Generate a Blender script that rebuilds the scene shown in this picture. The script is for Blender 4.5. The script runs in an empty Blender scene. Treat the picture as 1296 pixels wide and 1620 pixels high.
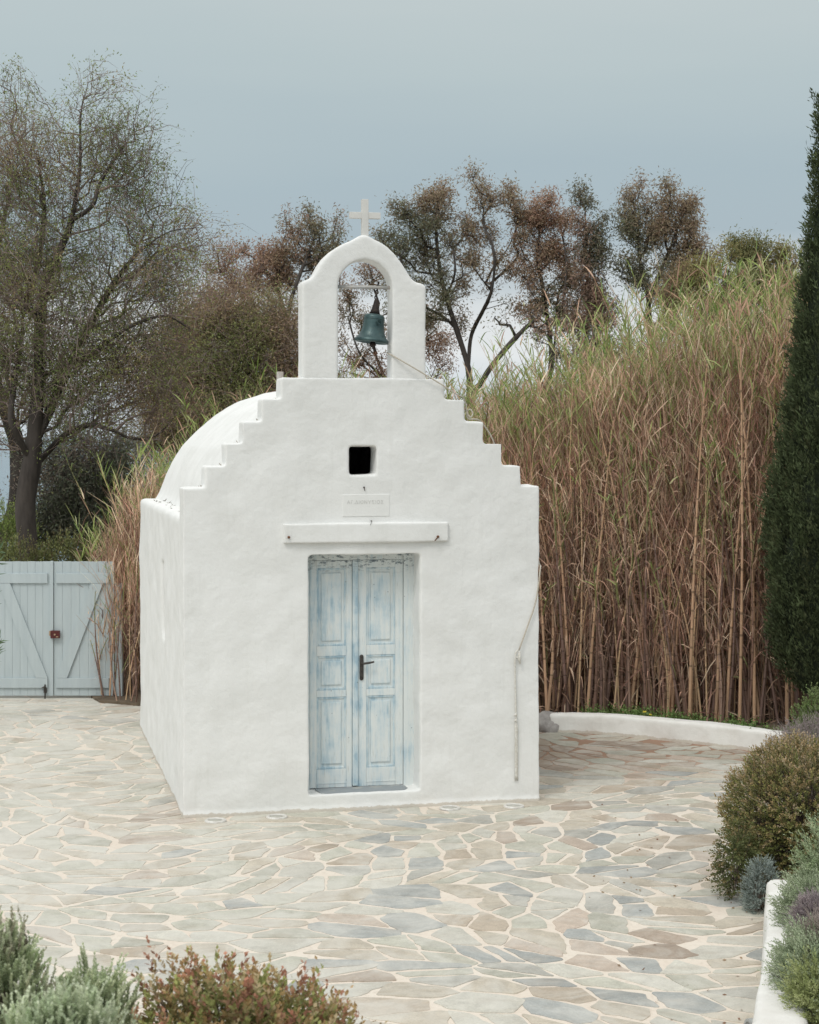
import bpy, bmesh, math, random
import numpy as np
from mathutils import Vector, Matrix, noise as mnoise

S = bpy.context.scene
COL = S.collection
R = math.radians
# ------------------------------------------------------------------ camera
FPX, CX, HY, CAMZ = 2800.0, 648.0, 690.0, 3.1      # focal length in photo pixels, centre column, horizon row, eye height
cam = bpy.data.cameras.new("camera")
cam.sensor_fit = 'HORIZONTAL'; cam.sensor_width = 24.0
cam.lens = 24.0 * FPX / 1296.0
cam.shift_y = -(810.0 - HY) / 1296.0
cam.clip_start = 0.1; cam.clip_end = 20000
cam.dof.use_dof = True; cam.dof.focus_distance = 14.6; cam.dof.aperture_fstop = 8.0
camo = bpy.data.objects.new("camera", cam); COL.objects.link(camo)
camo.location = (0, 0, CAMZ); camo.rotation_euler = (R(90), 0, 0)
S.camera = camo
# ------------------------------------------------------------------ world: high overcast
SUN_EL, SUN_AZ = R(52), R(-28)       # azimuth measured from -Y (behind the camera), negative = from the left
sd = Vector((math.sin(SUN_AZ) * math.cos(SUN_EL), -math.cos(SUN_AZ) * math.cos(SUN_EL), math.sin(SUN_EL)))
W = bpy.data.worlds.new("World"); S.world = W; W.use_nodes = True
nt = W.node_tree; nt.nodes.clear()
def N(t, **kw):
    n = nt.nodes.new(t)
    for k, v in kw.items(): setattr(n, k, v)
    return n
def mth(op, a, b=None, clamp=False):
    n = N('ShaderNodeMath', operation=op); n.use_clamp = clamp
    for i, x in enumerate((a, b)):
        if x is None: continue
        if isinstance(x, (int, float)): n.inputs[i].default_value = x
        else: nt.links.new(x, n.inputs[i])
    return n.outputs[0]
tc = N('ShaderNodeTexCoord'); sep = N('ShaderNodeSeparateXYZ'); nt.links.new(tc.outputs['Generated'], sep.inputs[0])
mp = N('ShaderNodeMapping'); mp.inputs['Scale'].default_value = (2.2, 2.2, 15); nt.links.new(tc.outputs['Generated'], mp.inputs[0])
ns = N('ShaderNodeTexNoise'); ns.inputs['Scale'].default_value = 1.3; ns.inputs['Detail'].default_value = 3.5; ns.inputs['Roughness'].default_value = .45
nt.links.new(mp.outputs[0], ns.inputs[0])
zz = mth('ADD', sep.outputs[2], mth('MULTIPLY', mth('SUBTRACT', ns.outputs['Fac'], 0.5), 0.075))
ramp = N('ShaderNodeValToRGB'); nt.links.new(zz, ramp.inputs[0])
stops = [(0.0, (.60, .68, .74)), (.045, (.80, .83, .84)), (.075, (.76, .79, .80)), (.100, (.41, .50, .55)), (.14, (.415, .510, .556)),
         (.20, (.485, .570, .590)), (.26, (.560, .625, .630)), (.55, (.72, .745, .75)), (1.0, (.80, .81, .80))]
els = ramp.color_ramp.elements
els[0].position, els[0].color = stops[0][0], (*stops[0][1], 1)
els[1].position, els[1].color = stops[-1][0], (*stops[-1][1], 1)
for p, c in stops[1:-1]:
    e = els.new(p); e.color = (*c, 1)
for e in els: e.color = (e.color[0] * 1.13, e.color[1] * 1.13, e.color[2] * 1.13, 1)
# brighter upper cloud and the veiled sun
up = N('ShaderNodeMapRange'); up.interpolation_type = 'SMOOTHSTEP'
up.inputs[1].default_value = .26; up.inputs[2].default_value = .9; up.inputs[3].default_value = 1.0; up.inputs[4].default_value = 1.35
nt.links.new(sep.outputs[2], up.inputs[0])
dp = N('ShaderNodeVectorMath', operation='DOT_PRODUCT'); nt.links.new(tc.outputs['Generated'], dp.inputs[0]); dp.inputs[1].default_value = sd
glow = mth('MULTIPLY', mth('POWER', mth('MAXIMUM', dp.outputs['Value'], 0.0), 5.0), 1.15)
strength = mth('ADD', up.outputs[0], glow)
sky = N('ShaderNodeTexSky'); sky.sky_type = 'NISHITA'; sky.sun_disc = False
sky.sun_elevation = SUN_EL; sky.sun_rotation = math.pi - SUN_AZ
sky.dust_density = 3.0
bg_c = N('ShaderNodeBackground'); nt.links.new(ramp.outputs[0], bg_c.inputs[0]); nt.links.new(strength, bg_c.inputs[1])
bg_s = N('ShaderNodeBackground'); nt.links.new(sky.outputs[0], bg_s.inputs[0]); bg_s.inputs[1].default_value = 0.05
mx = N('ShaderNodeMixShader'); mx.inputs[0].default_value = 0.06
nt.links.new(bg_c.outputs[0], mx.inputs[1]); nt.links.new(bg_s.outputs[0], mx.inputs[2])
out = N('ShaderNodeOutputWorld'); nt.links.new(mx.outputs[0], out.inputs[0])
# ------------------------------------------------------------------ sun and exposure
sl = bpy.data.lights.new("sun", 'SUN'); sl.energy = 1.0; sl.angle = R(16); sl.color = (1.0, .955, .89)
so = bpy.data.objects.new("sun", sl); COL.objects.link(so); so.rotation_euler = (-sd).to_track_quat('-Z', 'Y').to_euler()
S.view_settings.view_transform = 'Standard'; S.view_settings.look = 'None'
S.view_settings.gamma = 1.0; S.view_settings.use_curve_mapping = False
S.view_settings.exposure = -0.13

# ------------------------------------------------------------------ geometry helpers
def unit(v): return v / np.maximum(np.linalg.norm(v, axis=-1, keepdims=True), 1e-9)
def perp(d, rng):
    r = rng.normal(size=d.shape); return unit(np.cross(d, r))
class GB:
    """collects quads (numpy) and builds ONE mesh with a point colour attribute"""
    def __init__(s): s.v = []; s.f = []; s.c = []; s.n = 0
    def add(s, v, f, c):
        v = np.asarray(v, float).reshape(-1, 3); f = np.asarray(f, int).reshape(-1, 4)
        c = np.broadcast_to(np.asarray(c, float), v.shape)
        s.v.append(v); s.f.append(f + s.n); s.c.append(c); s.n += len(v)
    def build(s, name, mat, parent=None, smooth=False):
        v = np.concatenate(s.v); f = np.concatenate(s.f); c = np.concatenate(s.c)
        me = bpy.data.meshes.new(name)
        me.vertices.add(len(v)); me.vertices.foreach_set('co', v.astype(np.float32).ravel())
        me.loops.add(f.size); me.loops.foreach_set('vertex_index', f.astype(np.int32).ravel())
        me.polygons.add(len(f)); me.polygons.foreach_set('loop_start', np.arange(0, f.size, 4, dtype=np.int32))
        me.polygons.foreach_set('use_smooth', np.full(len(f), smooth))
        me.update(calc_edges=True)
        a = me.color_attributes.new('Col', 'FLOAT_COLOR', 'POINT')
        a.data.foreach_set('color', np.concatenate([np.clip(c, 0, 1), np.ones((len(c), 1))], 1).astype(np.float32).ravel())
        me.materials.append(mat)
        return link(name, me, parent)
def link(name, me, parent=None):
    o = bpy.data.objects.new(name, me); COL.objects.link(o)
    if parent is not None: o.parent = parent
    return o
def tag(o, label=None, cat=None, group=None, kind=None):
    if label: o['label'] = label
    if cat: o['category'] = cat
    if group: o['group'] = group
    if kind: o['kind'] = kind
    return o
def empty(name, loc, rz=0, label=None, cat=None, group=None):
    o = bpy.data.objects.new(name, None); COL.objects.link(o); o.location = loc; o.rotation_euler = (0, 0, rz)
    o.empty_display_size = .2
    return tag(o, label, cat, group)
def add_leaves(g, pos, d, L, Wd, col, rng, mid=.45):
    n = len(pos); d = unit(d); s = perp(d, rng); L = np.broadcast_to(L, n)[:, None]; Wd = np.broadcast_to(Wd, n)[:, None]
    nr = unit(np.cross(d, s))
    m = pos + d * L * mid + nr * L * .06
    v = np.stack([pos, m + s * Wd / 2, pos + d * L, m - s * Wd / 2], 1).reshape(-1, 3)
    g.add(v, np.arange(4 * n).reshape(n, 4), np.repeat(np.broadcast_to(col, (n, 3)), 4, 0))
def add_tubes(g, P, Rr, sides, col):
    """P (n,k,3) Rr (n,k) col (n,3)|(n,k,3)"""
    n, k, _ = P.shape
    d = unit(P[:, -1] - P[:, 0]); ref = np.where(np.abs(d[:, 2:3]) > .9, [[1., 0, 0]], [[0., 0, 1.]])
    a = unit(np.cross(d, ref)); b = np.cross(d, a)
    t = np.arange(sides) * 2 * math.pi / sides
    ring = a[:, None] * np.cos(t)[None, :, None] + b[:, None] * np.sin(t)[None, :, None]
    v = P[:, :, None] + ring[:, None] * Rr[:, :, None, None]
    i = np.arange(n)[:, None, None] * k * sides + np.arange(k - 1)[None, :, None] * sides
    j = np.arange(sides)[None, None]; j2 = (j + 1) % sides
    f = np.stack([i + j, i + j2, i + sides + j2, i + sides + j], -1).reshape(-1, 4)
    col = np.asarray(col, float)
    if col.ndim == 1: col = np.broadcast_to(col, (n, 3))
    if col.ndim == 2: col = np.repeat(col[:, None], k, 1)
    g.add(v, f, np.repeat(col.reshape(-1, 3), sides, 0))
def add_strips(g, P, Wd, s, col):
    n, k, _ = P.shape
    v = np.stack([P - s[:, None] * Wd[..., None] / 2, P + s[:, None] * Wd[..., None] / 2], 2)
    i = np.arange(n)[:, None] * 2 * k + np.arange(k - 1)[None] * 2
    f = np.stack([i, i + 1, i + 3, i + 2], -1).reshape(-1, 4)
    if col.ndim == 2: col = np.repeat(col[:, None], k, 1)
    g.add(v, f, np.repeat(col.reshape(-1, 3), 2, 0))
def catmull(pts, m=8):
    p = [Vector(q) for q in pts]; p = [p[0] * 2 - p[1]] + p + [p[-1] * 2 - p[-2]]; o = []
    for i in range(1, len(p) - 2):
        for t in range(m):
            t /= m
            o.append(.5 * ((2 * p[i]) + (-p[i-1] + p[i+1]) * t + (2*p[i-1] - 5*p[i] + 4*p[i+1] - p[i+2]) * t*t + (-p[i-1] + 3*p[i] - 3*p[i+1] + p[i+2]) * t**3))
    return o + [p[-2].copy()]
def bm_tube(bm, pts, r, sides=8, closed=False, cap=True):
    """tube along points with parallel-transported frames; r number or list"""
    pts = [Vector(p) for p in pts]; n = len(pts); rings = []; a = None
    for i, p in enumerate(pts):
        q0 = pts[(i - 1) % n] if (closed or i) else p; q1 = pts[(i + 1) % n] if (closed or i < n - 1) else p
        d = (q1 - q0).normalized()
        if a is None: a = d.orthogonal().normalized()
        a = (a - d * a.dot(d)).normalized(); b = d.cross(a)
        rr = r[i] if hasattr(r, '__len__') else r
        rings.append([bm.verts.new(p + (a * math.cos(t) + b * math.sin(t)) * rr) for t in [2 * math.pi * k / sides for k in range(sides)]])
    for i in range(n if closed else n - 1):
        A, B = rings[i], rings[(i + 1) % n]
        for k in range(sides): bm.faces.new((A[k], A[(k + 1) % sides], B[(k + 1) % sides], B[k]))
    if cap and not closed: bm.faces.new(rings[0][::-1]); bm.faces.new(rings[-1])
def bm_box(bm, x0, x1, y0, y1, z0, z1, bev=0.0, M=None):
    vs = [bm.verts.new((x, y, z)) for x in (x0, x1) for y in (y0, y1) for z in (z0, z1)]
    fs = [bm.faces.new([vs[i] for i in q]) for q in ((0, 1, 3, 2), (4, 6, 7, 5), (0, 4, 5, 1), (2, 3, 7, 6), (0, 2, 6, 4), (1, 5, 7, 3))]
    if M is not None: bmesh.ops.transform(bm, matrix=M, verts=vs)
    if bev > 0:
        es = list({e for f in fs for e in f.edges}); bmesh.ops.bevel(bm, geom=es, offset=bev, segments=2, profile=.6, affect='EDGES')
def bm_lathe(bm, prof, seg=32, M=Matrix()):
    rings = []
    for r, z in prof: rings.append([bm.verts.new(M @ Vector((r * math.cos(2*math.pi*k/seg), r * math.sin(2*math.pi*k/seg), z))) for k in range(seg)])
    for A, B in zip(rings, rings[1:]):
        for k in range(seg): bm.faces.new((A[k], A[(k+1) % seg], B[(k+1) % seg], B[k]))
def bm_obj(name, bm, mat, parent=None, smooth=False):
    bmesh.ops.recalc_face_normals(bm, faces=bm.faces[:])
    me = bpy.data.meshes.new(name); bm.to_mesh(me); bm.free(); me.materials.append(mat)
    if smooth: me.polygons.foreach_set('use_smooth', np.full(len(me.polygons), True))
    return link(name, me, parent)
def plaster(name, bm, mat, parent, voxel, smooth=6, amp=.008, fine=.0015, seed=0.0, flat=None):
    """fuse the boxes, round every arris and make the surface uneven like hand-laid plaster"""
    bmesh.ops.recalc_face_normals(bm, faces=bm.faces[:])
    me = bpy.data.meshes.new('tmp'); bm.to_mesh(me); bm.free()
    o = bpy.data.objects.new('tmp', me); COL.objects.link(o)
    m = o.modifiers.new('r', 'REMESH'); m.mode = 'VOXEL'; m.voxel_size = voxel; m.adaptivity = 0
    s = o.modifiers.new('s', 'SMOOTH'); s.factor = .5; s.iterations = smooth
    dg = bpy.context.evaluated_depsgraph_get(); dg.update()
    me2 = bpy.data.meshes.new_from_object(o.evaluated_get(dg))
    bpy.data.objects.remove(o); bpy.data.meshes.remove(me)
    n = len(me2.vertices); co = np.empty(n * 3, np.float32); me2.vertices.foreach_get('co', co); co = co.reshape(-1, 3)
    no = np.empty(n * 3, np.float32); me2.vertices.foreach_get('normal', no); no = no.reshape(-1, 3)
    V = Vector; nz = mnoise.noise; off = V((seed, seed * 1.7, seed * .3))
    d = np.array([amp * (nz(V(p) * 2.1 + off) + .7 * nz(V(p) * 5.3 + off)) + fine * nz(V(p) * 21 + off) for p in co.tolist()], np.float32)
    if flat: x0, x1, z0, z1 = flat; e = np.maximum(np.maximum(x0 - co[:, 0], co[:, 0] - x1), np.maximum(z0 - co[:, 2], co[:, 2] - z1)); d = d * np.clip(e / .12, 0, 1)
    me2.vertices.foreach_set('co', (co + no * d[:, None]).ravel())
    me2.materials.clear(); me2.materials.append(mat); me2.name = name
    me2.polygons.foreach_set('use_smooth', np.full(len(me2.polygons), True)); me2.update()
    return link(name, me2, parent)

# ------------------------------------------------------------------ material helpers
def new_mat(name):
    m = bpy.data.materials.new(name); m.use_nodes = True; t = m.node_tree; t.nodes.clear()
    o = t.nodes.new('ShaderNodeOutputMaterial'); b = t.nodes.new('ShaderNodeBsdfPrincipled'); t.links.new(b.outputs[0], o.inputs[0])
    return m, t, b, o
class MT:
    def __init__(s, t): s.t = t
    def n(s, typ, **kw):
        n = s.t.nodes.new(typ)
        for k, v in kw.items(): setattr(n, k, v)
        return n
    def l(s, a, b): s.t.links.new(a, b)
    def obj(s, scale=(1, 1, 1), which='Object'):
        c = s.n('ShaderNodeTexCoord'); m = s.n('ShaderNodeMapping'); m.inputs['Scale'].default_value = scale
        s.l(c.outputs[which], m.inputs[0]); return m.outputs[0]
    def noise(s, vec, sc, det=4, rough=.55, dist=0):
        n = s.n('ShaderNodeTexNoise'); n.inputs['Scale'].default_value = sc; n.inputs['Detail'].default_value = det
        n.inputs['Roughness'].default_value = rough; n.inputs['Distortion'].default_value = dist; s.l(vec, n.inputs[0]); return n.outputs['Fac']
    def ramp(s, fac, stops):
        r = s.n('ShaderNodeValToRGB'); s.l(fac, r.inputs[0]); e = r.color_ramp.elements
        stops = [(p, (c, c, c) if isinstance(c, (int, float)) else c) for p, c in stops]
        e[0].position = stops[0][0]; e[0].color = (*stops[0][1], 1); e[1].position = stops[-1][0]; e[1].color = (*stops[-1][1], 1)
        for p, c in stops[1:-1]:
            q = e.new(p); q.color = (*c, 1)
        return r.outputs[0]
    def mix(s, f, a, b, mode='MIX'):
        m = s.n('ShaderNodeMix', data_type='RGBA', blend_type=mode)
        for i, x in ((0, f), (6, a), (7, b)):
            if isinstance(x, (int, float)) and i == 0: m.inputs[0].default_value = x
            elif isinstance(x, tuple): m.inputs[i].default_value = (*x, 1)
            else: s.l(x, m.inputs[i])
        return m.outputs[2]
    def math(s, op, a, b):
        m = s.n('ShaderNodeMath', operation=op)
        for i, x in enumerate((a, b)):
            if isinstance(x, (int, float)): m.inputs[i].default_value = x
            else: s.l(x, m.inputs[i])
        return m.outputs[0]
    def bump(s, h, dist, strength, bsdf, prev=None):
        b = s.n('ShaderNodeBump'); b.inputs['Distance'].default_value = dist; b.inputs['Strength'].default_value = strength
        s.l(h, b.inputs['Height'])
        if prev is not None: s.l(prev, b.inputs['Normal'])
        s.l(b.outputs[0], bsdf.inputs['Normal']); return b.outputs[0]
def plaster_mat(name, stroke=(1, 1, 1), base=(.795, .795, .78), dim=(.73, .73, .71), dirt=True):
    m, t, b, o = new_mat(name); k = MT(t); v = k.obj()
    n1 = k.noise(v, 2.6, 5, .6); n2 = k.noise(v, 23, 4, .6); n3 = k.noise(k.obj(stroke), 30, 5, .6)
    c = k.mix(k.ramp(n1, [(.35, 0), (.7, 1)]), base, dim)
    c = k.mix(k.ramp(n2, [(.62, 0), (.8, .5)]), c, (.66, .65, .61))
    c = k.mix(k.ramp(k.noise(k.obj((1, 1, .09)), 16, 5, .65), [(.56, 0), (.80, .35)]), c, (.62, .62, .585))   # faint rain streaks
    if dirt:   # splashed dirt along the foot of the wall
        sp = k.n('ShaderNodeSeparateXYZ'); k.l(v, sp.inputs[0])
        f = k.ramp(k.math('ADD', sp.outputs[2], k.math('MULTIPLY', k.noise(v, 14, 4, .7), -.05)), [(0.0, (.7, .7, .7)), (.006, (0, 0, 0))])
        c = k.mix(f, c, (.50, .44, .36))
    k.l(c, b.inputs['Base Color']); b.inputs['Roughness'].default_value = .92; b.inputs['Specular IOR Level'].default_value = .25
    p = k.bump(k.noise(v, 5, 6, .55), .03, .33, b); p = k.bump(n3, .004, .55, b, p); k.bump(k.noise(v, 120, 3, .6), .0015, .5, b, p)
    return m
def foliage_mat(name, trans=.35, rough=.6, spec=.3, var=.25, gam=.80, gain=1.15):
    m, t, b, o = new_mat(name); k = MT(t)
    a = k.n('ShaderNodeAttribute', attribute_name='Col'); v = k.obj()
    nz = k.ramp(k.noise(v, 7, 3), [(.3, 1 - var), (.7, 1 + var * .6)])
    gm = k.n('ShaderNodeGamma'); gm.inputs[1].default_value = gam; k.l(a.outputs['Color'], gm.inputs[0])
    c = k.mix(1.0, k.mix(1.0, gm.outputs[0], (gain, gain, gain), 'MULTIPLY'), nz, 'MULTIPLY')
    k.l(c, b.inputs['Base Color']); b.inputs['Roughness'].default_value = rough; b.inputs['Specular IOR Level'].default_value = spec
    tr = k.n('ShaderNodeBsdfTranslucent'); k.l(c, tr.inputs[0])
    mxs = k.n('ShaderNodeMixShader'); mxs.inputs[0].default_value = trans
    k.l(b.outputs[0], mxs.inputs[1]); k.l(tr.outputs[0], mxs.inputs[2]); k.l(mxs.outputs[0], o.inputs[0])
    return m
def simple_mat(name, col, rough=.6, metal=0.0, col2=None, sc=8, spec=.4, bump=0.0, bsc=40, stretch=(1, 1, 1), r=(.35, .7)):
    m, t, b, o = new_mat(name); k = MT(t); v = k.obj(stretch)
    if col2:
        c = k.mix(k.ramp(k.noise(v, sc, 5, .6), [(r[0], 0), (r[1], 1)]), col, col2); k.l(c, b.inputs['Base Color'])
    else: b.inputs['Base Color'].default_value = (*col, 1)
    b.inputs['Roughness'].default_value = rough; b.inputs['Metallic'].default_value = metal; b.inputs['Specular IOR Level'].default_value = spec
    if bump: k.bump(k.noise(v, bsc, 5, .6), .01, bump, b)
    return m
M_wall = plaster_mat('whitewashed_plaster')
M_brush = plaster_mat('brushed_whitewash', stroke=(1, 1, .12))
M_curb = plaster_mat('whitewash_low_wall', base=(.78, .77, .74), dim=(.66, .64, .60))
M_leaf = foliage_mat('leaves')
M_reed = foliage_mat('reed', .3, .65, .3, .15, .85, 1.25)
M_bark = simple_mat('bark', (.10, .082, .070), .9, col2=(.19, .165, .145), sc=6, bump=.6, bsc=18, stretch=(1, 1, .25))
M_barkd = simple_mat('dark_bark', (.034, .028, .025), .9, col2=(.095, .080, .070), sc=6, bump=.7, bsc=18, stretch=(1, 1, .25))
M_stem = simple_mat('stem', (.13, .10, .075), .85)
M_soil = simple_mat('soil', (.10, .075, .05), .95, col2=(.17, .13, .09), sc=5, bump=.8, bsc=20)
M_gate = simple_mat('gate_paint', (.47, .53, .545), .55, col2=(.42, .48, .50), sc=3, bump=.12, bsc=30, stretch=(6, 6, .6))
M_iron = simple_mat('dark_iron', (.05, .048, .045), .55, .4, col2=(.10, .085, .075), sc=30, bump=.3, bsc=80)
M_rust = simple_mat('rust', (.10, .045, .025), .9, .0, col2=(.22, .10, .05), sc=60)
M_pipe = simple_mat('galvanised_pipe', (.42, .44, .45), .5, .3, col2=(.55, .50, .45), sc=20)
M_rope = simple_mat('rope', (.62, .57, .48), .95, col2=(.48, .43, .36), sc=90, bump=.8, bsc=160)
M_ropew = simple_mat('painted_rope', (.78, .77, .73), .95, col2=(.60, .56, .48), sc=60, bump=.8, bsc=160)
M_marble = simple_mat('marble', (.70, .69, .66), .5, col2=(.60, .59, .565), sc=7, bump=.1, bsc=60)
M_slate = simple_mat('slate', (.27, .295, .31), .7, col2=(.48, .46, .40), sc=4, bump=.2, bsc=40, r=(.5, .66))
M_rock = simple_mat('rock', (.26, .24, .23), .95, col2=(.42, .40, .38), sc=14, bump=.9, bsc=25)
def ramp_mat_bell():
    m, t, b, o = new_mat('bell_patina'); k = MT(t); v = k.obj()
    c = k.mix(k.ramp(k.noise(v, 11, 5, .6), [(.3, 0), (.7, 1)]), (.030, .062, .066), (.065, .115, .115))
    c = k.mix(k.ramp(k.noise(v, 37, 4, .7), [(.58, 0), (.75, .7)]), c, (.10, .11, .085))
    k.l(c, b.inputs['Base Color']); b.inputs['Roughness'].default_value = .38; b.inputs['Metallic'].default_value = .35
    k.bump(k.noise(v, 40, 4), .004, .4, b); return m
M_bell = ramp_mat_bell()
def door_mat():
    m, t, b, o = new_mat('weathered_blue_paint'); k = MT(t); v = k.obj((1, 1, .11)); v0 = k.obj()
    a = k.n('ShaderNodeAttribute', attribute_name='Col')
    sp = k.n('ShaderNodeSeparateColor'); k.l(a.outputs['Color'], sp.inputs[0])
    g = k.noise(v, 34, 6, .65); g2 = k.noise(v0, 5.5, 4, .6)
    f = k.math('ADD', k.math('ADD', k.math('MULTIPLY', g, .75), k.math('MULTIPLY', g2, .65)), k.math('MULTIPLY', sp.outputs[0], .20))
    c = k.ramp(f, [(.66, (.70, .735, .725)), (.80, (.61, .68, .70)), (.93, (.46, .575, .63)), (1.0, (.33, .465, .55))])
    c = k.mix(k.ramp(k.noise(v, 80, 3, .6), [(.60, 0), (.72, .45)]), c, (.44, .45, .42))
    # dark old paint showing along the head of the leaves, and nail specks
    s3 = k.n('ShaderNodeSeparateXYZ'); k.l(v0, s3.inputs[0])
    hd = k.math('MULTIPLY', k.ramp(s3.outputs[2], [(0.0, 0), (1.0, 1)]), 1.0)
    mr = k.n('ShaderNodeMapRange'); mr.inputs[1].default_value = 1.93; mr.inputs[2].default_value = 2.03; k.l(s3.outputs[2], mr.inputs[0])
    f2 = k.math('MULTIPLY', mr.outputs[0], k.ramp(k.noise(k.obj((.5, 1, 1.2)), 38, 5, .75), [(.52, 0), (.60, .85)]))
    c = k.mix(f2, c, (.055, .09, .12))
    vo = k.n('ShaderNodeTexVoronoi'); vo.inputs['Scale'].default_value = 11; k.l(v0, vo.inputs[0])
    c = k.mix(k.ramp(vo.outputs['Distance'], [(.035, .75), (.06, 0)]), c, (.10, .12, .13))
    k.l(c, b.inputs['Base Color']); b.inputs['Roughness'].default_value = .7
    k.bump(g, .003, .5, b); return m
M_door = door_mat()

# ------------------------------------------------------------------ photo pixel -> point on a real plane
TH = R(13.0); cT, sT = math.cos(TH), math.sin(TH)
AX, AY = -1.835, 14.35
def PU(px, v=0.0):
    k = (px - CX) / FPX; return (k * (AY + v * cT) - AX + v * sT) / (cT - k * sT)
def PC(px, py, v=0.0):
    u = PU(px, v); Y = AY + u * sT + v * cT; return Vector((u, v, CAMZ - (py - HY) / FPX * Y))
def PD(px, py, Y): return Vector(((px - CX) / FPX * Y, Y, CAMZ - (py - HY) / FPX * Y))
def GP(px, py):
    Y = FPX * CAMZ / (py - HY); return Vector(((px - CX) / FPX * Y, Y, 0))
def sm(a, b, x):
    t = min(1, max(0, (x - a) / (b - a))); return t * t * (3 - 2 * t)
def ground_z(x, y):
    z = -6.6 * sm(27, 120, y)
    z += .35 * mnoise.noise(Vector((x * .06, y * .06, 3))) * sm(26, 40, y)
    return z

# ================================================================== SETTING: land, sea, paving, soil
rng = np.random.default_rng(7)
def build_land():
    xs = np.concatenate([np.linspace(-260, -30, 14), np.linspace(-26, 26, 27), np.linspace(30, 260, 14)])
    ys = np.concatenate([np.linspace(-30, 20, 8), np.linspace(22, 60, 20), np.linspace(64, 135, 16)])
    v = np.array([(x, y, ground_z(x, y) - .06) for y in ys for x in xs]); w = len(xs)
    f = np.array([(j*w+i, j*w+i+1, (j+1)*w+i+1, (j+1)*w+i) for j in range(len(ys)-1) for i in range(w-1)])
    g = GB(); g.add(v, f, (0, 0, 0))
    m = simple_mat('dry_earth', (.16, .13, .085), .95, col2=(.10, .12, .05), sc=.6, bump=.5, bsc=4)
    tag(g.build('ground', m, smooth=True), 'dry earth sloping down behind the chapel to the sea', kind='structure')
    m, t, b, o = new_mat('sea_water'); k = MT(t)
    b.inputs['Base Color'].default_value = (.06, .14, .19, 1); b.inputs['Roughness'].default_value = .22
    k.bump(k.noise(k.obj((1, .35, 1)), .35, 5), .25, .5, b)
    g = GB(); g.add([(-9000, 60, -6), (9000, 60, -6), (9000, 16000, -6), (-9000, 16000, -6)], [(0, 1, 2, 3)], (0, 0, 0))
    tag(g.build('sea', m), 'pale blue sea glimpsed between the trees', kind='structure')
build_land()

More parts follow.
